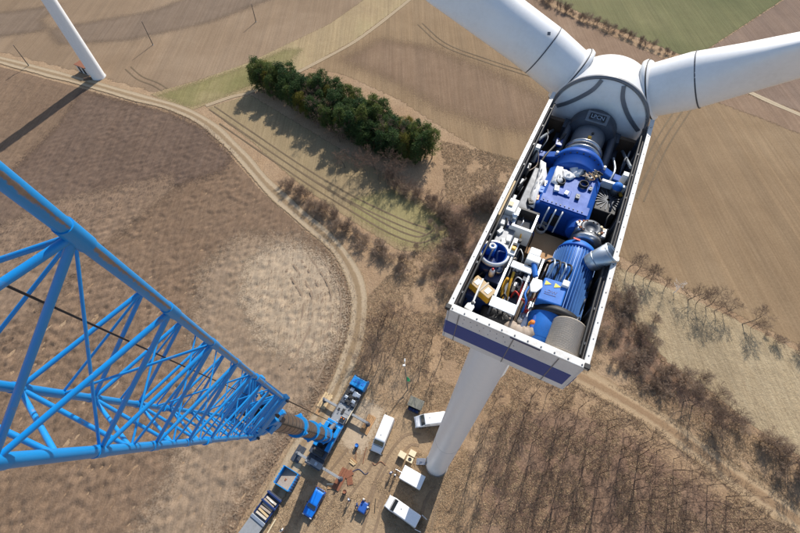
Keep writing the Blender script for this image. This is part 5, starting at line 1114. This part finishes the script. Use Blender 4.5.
MB().bx(-.5, .5, L / 2 - .5, L / 2 - .2, 0, .7).build('stand_leg', M['dgrey'], lt)
# timber beam on the ground right of the trailer
c0, c1 = gp(259, 548), gp(276, 519); MB().path([(c0.x, c0.y, .14), (c1.x, c1.y, .14)], .12, 6, 1).build('timber_beam', M['crate'], None, ((c0.x + c1.x) / 2, (c0.y + c1.y) / 2, 0), WORLD, 0, 'long pale timber beam on the ground along the low loader', 'beam')
# hut, mast
g = gp(416, 403, 1.4); HF2 = Frame((g.x, g.y, 0), R(-24)); hut = thing('site_hut', 'small hut with mossy grey roof and blue crates in its open front', 'hut', (0, 0, 0), HF2)
MB().bx(-1.15, 1.15, .55, .65, 0, 1.45).build('back_wall', M['moss'], hut)
for sg in (-1, 1): MB().bx(*sorted((sg * 1.15, sg * 1.05)), -.75, .55, 0, 1.42).build('side_wall', M['moss'], hut)
for k in range(4): MB().box((-.98 + .65 * k, -.02, 1.50), (.64, 1.7, .07), M=Matrix.Rotation(R(4), 3, 'X')).build('roof_board', M['moss'], hut, bevel=.01)
MB().bx(-1.0, 1.0, -1.3, .5, 0, .12).build('floor', M['dgrey'], hut)
for k in range(3): MB().box((-.62 + .62 * k, -1.05, .32), (.52, .42, .4)).build('blue_crate', M['dblue'], hut, bevel=.03)
b = gp(408, 390); tp = gp(404.6, 365.5, 6.0); mst = thing('site_mast', 'thin leaning mast with white lamp head and small green flag', 'mast', (b.x, b.y, 0)); MB().tube(b - Vector((0, 0, .2)), tp, .09, .06, 10).build('shaft', M['polegrey'], mst)
ld = (tp - b).normalized(); MB().box(tp + Vector((-.1, 0, .1)), (.45, .3, .25)).build('lamp_head', M['hat'], mst, bevel=.05); MB().box(tp + Vector((.05, .9, .2)), (.18, .5, .1)).tube(tp, tp + Vector((.05, .9, .2)), .03, n=6).build('lamp_arm', M['hat'], mst)
fp = b.lerp(tp, .36); MB().add([fp + Vector((0, 0, .0)), fp + Vector((.55, .12, -.25)), fp + Vector((.5, .5, -.1)), fp + Vector((.0, .75, .55)), fp + Vector((0, 0, .03)) + Vector((.02, -.02, 0)), fp + Vector((.57, .10, -.22)), fp + Vector((.52, .5, -.06)), fp + Vector((.02, .75, .58))], [(0, 1, 2, 3), (7, 6, 5, 4), (0, 4, 5, 1), (1, 5, 6, 2), (2, 6, 7, 3), (3, 7, 4, 0)]).build('flag', M['green'], mst)
# blue tarpaulined pallet
g = gp(363, 507, 1.0); TF = Frame((g.x, g.y, .05), R(-28)); tpn = thing('tarp_pallet', 'pallet of cable under a blue tarpaulin with workers round it', 'pallet', (0, 0, 0), TF)
for k in range(4): MB().bx(-.75, .75, -.85 + .45 * k, -.5 + .45 * k, 0, .14).build('pallet_board', M['wood'], tpn)
V = []; rn2 = random.Random(2)
tarp = MB().box((0, 0, .62), (1.35, 1.65, .96), top=(.86, .9)).build('tarpaulin', M['tarpblue'], tpn, bevel=.12)
MB().box((.5, .9, .5), (.35, .3, .5), rz=.4).build('tool_box', M['dgrey'], tpn, bevel=.03); MB().path([(-.7, -.6, .1), (-1.0, -.7, .3), (-1.1, -.3, .5), (-.7, -.2, .7)], .06).build('loose_strap', M['dblue'], tpn)
# clutter and tyre marks on the site
ty = ground_mat('tyre_mark', [(.235, .165, .105), (.26, .185, .12), (.285, .205, .135)], .2, None, 3.0, .7, .08, soft=True)
for k, pl_ in enumerate(([(372, 452), (362, 470), (340, 500), (318, 540)], [(392, 470), (380, 492), (372, 520), (360, 560)], [(420, 440), (408, 440), (395, 455), (382, 480), (372, 505)], [(352, 452), (338, 470), (324, 488), (300, 528)], [(440, 490), (430, 505), (425, 530), (410, 570)])):
    W_ = smooth_line([gp(*p) for p in pl_], 2.0)
    for sg in (-1, 1):
        off = []
        for i, p in enumerate(W_):
            d_ = (W_[min(i + 1, len(W_) - 1)] - W_[max(i - 1, 0)]).normalized(); off.append((p.x - d_.y * sg * .9, p.y + d_.x * sg * .9))
        ribbon('tyre_mark', off, .55, .058 + .004 * k, ty, None, 60 + k, True)
rn = random.Random(44)
for k, (x, y) in enumerate(((318, 412), (329, 397), (353, 462), (331, 486))):
    g = gp(x, y); t = thing('timber_block', 'short stack of timber blocks lying on the crane site', 'timber', (g.x, g.y, 0), WORLD, 'timber blocks on the crane site'); a = rn.uniform(0, 3)
    for j in range(3): MB().box((g.x - math.sin(a) * .27 * (j - 1), g.y + math.cos(a) * .27 * (j - 1), .12), (rn.uniform(.9, 1.4), .22, .16), rz=a + rn.uniform(-.12, .12)).build('block', M[rn.choice(('wood', 'plywood', 'crate'))], t)
for k, (x, y) in enumerate(((357, 446), (345, 492))):
    g = gp(x, y); t = thing('oil_barrel', 'steel barrel standing on the trodden ground near the crane', 'barrel', (g.x, g.y, .03), WORLD, 'barrels near the crane')
    MB().lathe([(.03, .001), (.03, .29), (.9, .29), (.9, .27), (.87, .27), (.87, .001)], (g.x, g.y, 0), (0, 0, 1), 20).build('drum', M[('blue2', 'rust', 'dgrey')[k]], t); [MB().torus((g.x, g.y, z_), (0, 0, 1), .292, .015, 20, 6).build('hoop', M['dgrey'], t) for z_ in (.33, .62)]
for k in range(5):
    g = gp(rn.uniform(345, 395), rn.uniform(445, 500)); a = rn.uniform(0, 6.28); L_ = rn.uniform(1.5, 3)
    MB().path([g + Vector((0, 0, .1)), g + Vector((math.cos(a) * L_ * .4, math.sin(a) * L_ * .4 + .4, .1)), g + Vector((math.cos(a) * L_ * .8, math.sin(a) * L_ * .8 - .3, .1)), g + Vector((math.cos(a) * L_, math.sin(a) * L_, .1))], .045).build('ground_hose', M[rn.choice(('black', 'dblue', 'rust'))], None, (g.x, g.y, .05), WORLD, 0, 'loose hose snaking over the ground between crane and vans', 'hose', 'hoses on the site ground')
# people
def person_mesh(top, legs, seed):
    rn_ = random.Random(seed); me = bpy.data.meshes.new('p'); sw = rn_.uniform(.05, .18)
    J = [(0, 0, .95, .15), (0, 0, 1.15, .145), (0, .01, 1.38, .17), (0, .02, 1.50, .075), (0, .03, 1.60, .098), (0, .035, 1.70, .095),
         (.1, .02, .90, .10), (.12, sw, .50, .068), (.12, sw * .6, .08, .05), (.13, sw * .6 + .15, .04, .045), (-.1, -.02, .90, .10), (-.12, -sw, .50, .068), (-.12, -sw * 1.2, .08, .05), (-.13, -sw * 1.2 + .15, .04, .045),
         (.20, .01, 1.40, .075), (.27, .0, 1.12, .055), (.25, .18, .92, .042), (.24, .26, .88, .035), (-.20, .01, 1.40, .075), (-.27, .04, 1.12, .055), (-.22, .24, 1.0, .042), (-.20, .32, .98, .035)]
    E_ = [(0, 1), (1, 2), (2, 3), (3, 4), (4, 5), (0, 6), (6, 7), (7, 8), (8, 9), (0, 10), (10, 11), (11, 12), (12, 13), (2, 14), (14, 15), (15, 16), (16, 17), (2, 18), (18, 19), (19, 20), (20, 21)]
    me.from_pydata([j[:3] for j in J], E_, []); o = bpy.data.objects.new('p', me); COL.objects.link(o); sk_ = o.modifiers.new('s', 'SKIN')
    for i, j in enumerate(J): me.skin_vertices[0].data[i].radius = (j[3], j[3]); me.skin_vertices[0].data[i].use_root = (i == 0)
    o.modifiers.new('ss', 'SUBSURF').levels = 1; bpy.context.view_layer.update()
    r_ = bpy.data.meshes.new_from_object(o.evaluated_get(bpy.context.evaluated_depsgraph_get())); bpy.data.objects.remove(o)
    for m_ in (M[top], M[legs], M['skin'], M['black']): r_.materials.append(m_)
    for p in r_.polygons:
        z = p.center.z; x = abs(p.center.x); p.use_smooth = True
        p.material_index = 2 if z > 1.52 or (p.center.y > .23 and .8 < z < 1.1) else 0 if z > .98 or (x > .19 and z > .8) else 3 if z < .12 else 1
    return r_
for k, (px, rz, top, legs, hat, lb) in enumerate((((349.8, 500.2), 2.0, 'work', 'workd', 'hat', 'person in blue work clothes and white helmet walking alone over the straw'),
        ((364.5, 499.8), 3.0, 'tan', 'work', 'hat', 'person in tan jacket and white helmet leaning at the blue tarpaulin'), ((368.6, 508), 1.6, 'workd', 'workd', 'hat', 'person in dark clothes and white helmet beside the blue tarpaulin'),
        ((357.6, 505.5), -1.2, 'work', 'work', 'work', 'person in blue overalls and blue cap beside the blue tarpaulin'), ((391.2, 474), 0.5, 'work', 'work', 'hat', 'person in blue overalls and white helmet near the box trailer drawbar'),
        ((395.0, 476.2), -2.0, 'workd', 'tan', 'hat', 'person in dark jacket and tan trousers beside the box trailer'), ((283.5, 530.5), .8, 'vanwhite', 'rust', 'workd', 'person in white top and brown trousers near the low loader'))):
    g = gp(*px); p = thing('person', lb, 'person', (g.x, g.y, .05)); p.rotation_euler.z = rz
    o = bpy.data.objects.new('body', person_mesh(top, legs, k)); COL.objects.link(o); o.parent = p
    h_ = MB().lathe([(1.66, .125), (1.68, .145), (1.72, .128), (1.78, .105), (1.82, .06), (1.83, .001)], (0, .035, 0), (0, 0, 1), 20); me = h_.mesh('helmet'); h2 = bpy.data.objects.new('helmet', me); COL.objects.link(h2); me.materials.append(M[hat]); h2.parent = p

# ================================================================== TREES
def seg_mesh(name, S, mat, k=4):
    """tapered prisms for limbs: rows p0,p1,r0,r1"""
    S = np.array(S, float); p0, p1, r0, r1 = S[:, :3], S[:, 3:6], S[:, 6], S[:, 7]; d_ = p1 - p0; d_ /= np.linalg.norm(d_, axis=1)[:, None] + 1e-9
    ref = np.where(np.abs(d_[:, 2:3]) > .8, np.array([[1., 0, 0]]), np.array([[0, 0, 1.]])); u = np.cross(d_, ref); u /= np.linalg.norm(u, axis=1)[:, None]; v = np.cross(d_, u)
    a = np.arange(k) * 2 * np.pi / k; n = len(S)
    ring = u[:, None] * np.cos(a)[None, :, None] + v[:, None] * np.sin(a)[None, :, None]
    V = np.concatenate([p0[:, None] + ring * r0[:, None, None], p1[:, None] + ring * r1[:, None, None]], 1).reshape(-1, 3)
    j = np.arange(k); q = np.stack([j, (j + 1) % k, k + (j + 1) % k, k + j], 1); Q = (np.arange(n)[:, None, None] * 2 * k + q[None]).reshape(-1, 4)
    me = np_mesh(name, V, Q); me.materials.append(mat); return me
def grow(rn_, p, d_, L, r_, depth, out, nseg, wob, kids, ang, up, minr):
    d_ = d_.normalized(); st = L / nseg
    for i in range(nseg):
        d_ = (d_ + Vector((rn_.gauss(0, wob), rn_.gauss(0, wob), rn_.gauss(0, wob) + up))).normalized(); q = p + d_ * st; ra = max(minr, r_ * (1 - i / nseg * .75)); rb = max(minr * .7, r_ * (1 - (i + 1) / nseg * .75))
        out.append((*p, *q, ra, rb, depth))
        if depth > 0 and i >= (nseg * .12 if depth > 1 else 0):
            for _ in range(kids[0] if rn_.random() < kids[1] else kids[0] - 1):
                ax = d_.orthogonal(); ax.rotate(Matrix.Rotation(rn_.uniform(0, 6.28), 3, d_)); nd = d_.copy(); nd.rotate(Matrix.Rotation(ang * rn_.uniform(.7, 1.25), 3, ax))
                grow(rn_, q, nd, L * rn_.uniform(.42, .66) * (1 - .5 * i / nseg), ra * .6, depth - 1, out, max(2, nseg - 2), wob * 1.2, kids, ang, up, minr)
        p = q
def bare_tree(seed, h, r_, depth, nseg, kids, ang, up, wob, minr, stems=1, lean=.0):
    rn_ = random.Random(seed); out = []
    for s_ in range(stems):
        a = rn_.uniform(0, 6.28); sp = (.10 + .5 * rn_.random()) if stems > 1 else 0
        grow(rn_, Vector((math.cos(a) * .15 * (stems > 1), math.sin(a) * .15 * (stems > 1), -.1)), Vector((math.cos(a) * sp + lean, math.sin(a) * sp, 1)), h * rn_.uniform(.75, 1.05), r_ * rn_.uniform(.7, 1), depth, out, nseg, wob, kids, ang, up, minr)
    return np.array(out)
def tree_meshes(tagname, A, topd, mt, mc):
    tr_ = A[A[:, 8] == topd][:, :8]; br = A[A[:, 8] < topd][:, :8]
    return seg_mesh('trunk', tr_, mt, 6), seg_mesh('crown', br, mc, 3)
M['sapbark'] = bark_mat('young_bark', (.085, .062, .050), (.13, .098, .078))
SAP = [tree_meshes('s', bare_tree(100 + i, 7.0, .072, 3, 7, (2, .35), R(33), .06, .035, .017), 3, M['sapbark'], M['twig']) for i in range(6)]
BIG = [tree_meshes('b', bare_tree(200 + i, 7.5, .12, 3, 7, (2, .85), R(50), .04, .11, .018), 3, M['bark'], M['twig']) for i in range(5)]
BUSH = []
for i in range(6):
    A = bare_tree(300 + i, 2.6, .035, 2, 6, (2, .8), R(42), .03, .14, .014, 10); BUSH.append(seg_mesh('bush', A[:, :8], M['twigp'], 3))
PALE = tree_meshes('p', bare_tree(401, 6.0, .12, 3, 6, (2, .6), R(44), .05, .1, .02), 3, M['pale'], M['pale'])
def put_tree(name, label, cat, group, meshes, p, s_, rz, tilt=0):
    t = bpy.data.objects.new(name, None); COL.objects.link(t); t.location = p; t.rotation_euler = (0, 0, rz); t.scale = (s_, s_, s_ * random.uniform(.9, 1.12)); tag(t, label, cat, group)
    for nm, me in zip(('trunk', 'crown'), meshes):
        o = bpy.data.objects.new(nm, me); COL.objects.link(o); o.parent = t
    return t
random.seed(17)
def put_bush(label, group, p, s_):
    o = bpy.data.objects.new('bush', random.choice(BUSH)); COL.objects.link(o); o.location = p; o.rotation_euler = (0, 0, random.uniform(0, 6.28)); o.scale = (s_ * random.uniform(.9, 1.2), s_ * random.uniform(.9, 1.2), s_); tag(o, label, 'bush', group)
# plantation right of the tower: rows of young bare trees
plant = wpoly([(478, 402), (520, 392), (560, 392), (600, 408), (650, 440), (705, 478), (765, 520), (800, 556), (640, 580), (520, 580), (505, 550), (470, 470)])
aR = R(64); ux, uy = Vector((math.cos(aR), math.sin(aR))), Vector((-math.sin(aR), math.cos(aR)))
cc = Vector(np.mean(plant, 0)); cnt = 0
for i in range(-26, 27):
    for j in range(-26, 27):
        q = cc + ux * (i * 1.9 + random.uniform(-.4, .4)) + uy * (j * 2.7 + random.uniform(-.3, .3))
        if poly_dist(np.array([q.x]), np.array([q.y]), plant)[0] > 0 and random.random() < .9 and cnt < 290:
            cnt += 1; put_tree('young_tree', 'slender bare young tree in the planted rows right of the tower', 'tree', 'bare young trees planted in rows right of the tower', random.choice(SAP), (q.x, q.y, 0), random.uniform(.6, .98), random.uniform(0, 6.28))
plant2 = wpoly([(372, 322), (400, 322), (445, 350), (452, 385), (436, 398), (400, 384), (378, 372), (366, 350)])
cc = Vector(np.mean(plant2, 0))
for i in range(-8, 9):
    for j in range(-8, 9):
        q = cc + ux * (i * 2.6 + random.uniform(-.7, .7)) + uy * (j * 3.2 + random.uniform(-.6, .6))
        if poly_dist(np.array([q.x]), np.array([q.y]), plant2)[0] > 0 and random.random() < .62:
            put_tree('young_tree', 'slender bare young tree between the dirt track and the site hut', 'tree', 'bare young trees between track and hut', random.choice(SAP), (q.x, q.y, 0), random.uniform(.7, 1.05), random.uniform(0, 6.28))
for x, y in ((377, 338), (384, 322), (392, 318), (373, 352), (381, 360), (372, 366)):
    g = gp(x, y); put_tree('bare_tree', 'bushy bare tree beside the bend of the dirt track above the crane', 'tree', 'bare trees at the track bend', random.choice(BIG), g, random.uniform(.75, 1.0), random.uniform(0, 6.28))
# tree line right: between tan field and stubble
for x, y, s_ in ((626, 272, .9), (634, 276, 1.0), (643, 279, .8), (650, 282, .95), (664, 289, .7), (688, 300, 1.15), (696, 304, .85), (705, 307, 1.0), (714, 311, .9), (722, 314, .85), (742, 324, 1.1), (750, 328, .6)):
    put_tree('bare_tree', 'bare tree in the line between tan field and stubble field', 'tree', 'bare trees along the stubble field', random.choice(BIG), gp(x, y), s_ * .78, random.uniform(0, 6.28))
put_tree('pale_tree', 'pale white twigged tree in the line along the stubble field', 'tree', None, PALE, gp(673, 293), .62, 1.0)  # bare tree drawn with near-white trunk and twigs
for x, y, s_ in ((775, 341, .8), (797, 353, .8), (765, 336, .4)): put_bush('low round brown bush at the end of the tree line by the stubble', 'low bushes at the end of the tree line', gp(x, y), s_)
# hedge between stubble and lane
def hedge(label, group, line, n, jit, s0, s1):
    W = [gp(*p) for p in line]; L_ = [0]
    for i in range(len(W) - 1): L_.append(L_[-1] + (W[i + 1] - W[i]).length)
    for k in range(n):
        t_ = (k + random.random()) / n * L_[-1]; i = max(j for j in range(len(W) - 1) if L_[j] <= t_ + 1e-6); q = W[i].lerp(W[i + 1], (t_ - L_[i]) / (L_[i + 1] - L_[i])); q = q + Vector((random.gauss(0, jit), random.gauss(0, jit), 0)); put_bush(label, group, q, random.uniform(s0, s1))
hedge('tangled brown bush in the thicket between nacelle and stubble field', 'brown bushes between nacelle and stubble', [(600, 300), (625, 312), (640, 335), (652, 360), (672, 378), (700, 398), (735, 425)], 30, 1.9, .55, 1.05)
hedge('brown bush spreading over the rough meadow beside the nacelle', 'brown bushes on the meadow beside the nacelle', [(600, 330), (615, 350), (640, 372), (662, 388)], 18, 2.2, .5, .95)
hedge('brown bush in the hedge below the stubble field', 'brown bushes below the stubble field', [(755, 440), (775, 455), (800, 472), (840, 500)], 14, 1.0, .7, 1.1)
for x, y, s_ in ((683, 402, .95), (692, 406, 1.05), (704, 414, 1.1), (712, 418, .9), (722, 428, .8), (776, 456, 1.0), (788, 466, 1.0), (800, 476, .9), (640, 345, .8), (632, 300, .8)):
    put_tree('bare_tree', 'bare tree leaning over the hedge below the stubble field', 'tree', 'bare trees in the hedge below the stubble', random.choice(BIG), gp(x, y), s_ * .8, random.uniform(0, 6.28))
# hedge along the dirt track
hedge('brown bush in the hedge between dirt track and young crop', 'brown bushes along the dirt track', [(286, 184), (305, 200), (325, 214), (345, 226), (362, 240), (384, 254), (405, 268)], 40, .9, .55, 1.05)
for x, y in ((290, 188), (306, 200), (328, 214), (348, 228), (334, 219), (398, 262), (312, 206)): put_tree('bare_tree', 'small bare tree in the hedge between dirt track and young crop', 'tree', 'bare trees along the dirt track', random.choice(BIG), gp(x, y), random.uniform(.42, .62), random.uniform(0, 6.28))
hedge('brown bush in the hedge from the pine wood down to the meadow', 'brown bushes below the pine wood', [(385, 178), (405, 190), (425, 203), (445, 218), (458, 235)], 30, 1.0, .6, 1.0)
hedge('brown bush in the thicket left of the nacelle', 'brown bushes left of the nacelle', [(452, 215), (462, 235), (455, 255), (445, 275), (430, 285)], 36, 3.0, .5, 1.0)
hedge('brown bush in the clump touching the nacelle edge in view', 'brown bushes on the meadow above the nacelle', [(474, 206), (484, 204), (494, 210), (505, 215)], 16, 1.2, .8, 1.25)
for x, y in ((404, 192), (414, 198), (424, 204), (433, 208), (441, 213), (449, 225), (455, 232), (461, 228), (466, 240), (456, 246), (470, 222), (478, 208), (488, 206), (448, 262), (438, 278)): put_tree('bare_tree', 'bare tree in the thicket between pine wood and nacelle', 'tree', 'bare trees between wood and nacelle', random.choice(BIG), gp(x, y), random.uniform(.5, .8), random.uniform(0, 6.28))
for x, y in ((345, 168), (356, 172), (368, 178), (378, 180), (388, 182), (398, 184), (362, 168), (375, 170), (392, 176)): put_tree('bare_tree', 'bare tree at the shaded edge of the pine wood', 'tree', 'bare trees at the pine wood edge', random.choice(BIG), gp(x, y), random.uniform(.7, .95), random.uniform(0, 6.28))
hedge('dark bush in the far hedge row behind the hub', 'bushes of the far hedge row', [(530, -8), (560, 10), (600, 27), (640, 43), (682, 60)], 34, .5, .5, 1.0)
# pine wood
def pine_meshes(seed, h, rad_):
    g = np.random.default_rng(seed); NC = 85; C = []
    for i in range(NC):
        t_ = g.uniform(.22, 1.0); rr = rad_ * math.sqrt(max(0, 1 - ((t_ - .45) / .58) ** 2)) * (.75 + .35 * g.random()) + .1; a = g.uniform(0, 6.28); q = math.sqrt(g.uniform(.25, 1)); C.append((math.cos(a) * rr * q, math.sin(a) * rr * q, h * t_ + g.normal(0, .15)))
    C = np.array(C); K = 30; c = np.repeat(C, K, 0) + g.normal(0, .26, (NC * K, 3)) * np.array([1.15, 1.15, .75]); n = len(c)
    d1 = g.normal(0, 1, (n, 3)); d1[:, 2] = np.abs(d1[:, 2]) * .6; d1 /= np.linalg.norm(d1, axis=1)[:, None]; d2 = np.cross(d1, g.normal(0, 1, (n, 3))); d2 /= np.linalg.norm(d2, axis=1)[:, None]
    s1 = g.uniform(.2, .42, n)[:, None]; s2 = g.uniform(.06, .13, n)[:, None]
    V = np.stack([c - d2 * s2, c + d1 * s1 * .5 - d2 * s2 * .2, c + d1 * s1, c + d2 * s2], 1).reshape(-1, 3)
    cm = np_mesh('crown', V, np.arange(n * 4).reshape(-1, 4), None, False); cm.materials.append(M['pine'])
    S = [(0, 0, -.1, 0, 0, h * .55, .17, .11), (0, 0, h * .55, .05, .02, h * .97, .11, .03)] + [(0, 0, z_, *(C[i] * .8), .04, .015) for i in range(0, NC, 5) for z_ in (C[i][2] - .3,)]
    return seg_mesh('trunk', S, M['pinebark'], 6), cm
PINE = [pine_meshes(700 + i, h, r_) for i, (h, r_) in enumerate(((8.0, 1.65), (8.6, 1.8), (7.4, 1.7), (8.3, 1.5), (6.8, 1.8)))]
AUT = []
for a, b in PINE[:2]:
    m_ = b.copy(); m_.materials.clear(); m_.materials.append(M['autumn']); AUT.append((a, m_))
wood = wpoly([(255, 90), (292, 110), (334, 135), (376, 157), (412, 167), (434, 160), (426, 148), (372, 118), (318, 96), (272, 82), (258, 84)])
W = np.array(wood); pts = []
tries = 0
while len(pts) < 230 and tries < 30000:
    tries += 1; x = random.uniform(W[:, 0].min(), W[:, 0].max()); y = random.uniform(W[:, 1].min(), W[:, 1].max())
    if poly_dist(np.array([x]), np.array([y]), wood)[0] < .2: continue
    if all((x - a) ** 2 + (y - b) ** 2 > 1.68 ** 2 for a, b in pts): pts.append((x, y))
for x, y in ((312, 110), (330, 120), (350, 135), (366, 140), (384, 150), (400, 158), (340, 142), (318, 128), (408, 150), (376, 128)): put_tree('bare_tree', 'leafless tree standing among the pines of the small wood', 'tree', 'leafless trees inside the wood', random.choice(BIG), gp(x, y), random.uniform(.9, 1.1), random.uniform(0, 6.28))
yw = gp(305, 118)
for (x, y) in pts:
    if (x - yw.x) ** 2 + (y - yw.y) ** 2 < 9 or random.random() < .03: put_tree('pine_tree', 'yellowish conifer among the dark pines of the small wood', 'tree', 'yellowish conifers in the wood', random.choice(AUT), (x, y, 0), random.uniform(.7, .9), random.uniform(0, 6.28))
    else: put_tree('pine_tree', 'dark green pine tree in the small dense wood', 'tree', 'pines of the small wood', random.choice(PINE), (x, y, 0), random.uniform(.68, 1.12), random.uniform(0, 6.28))
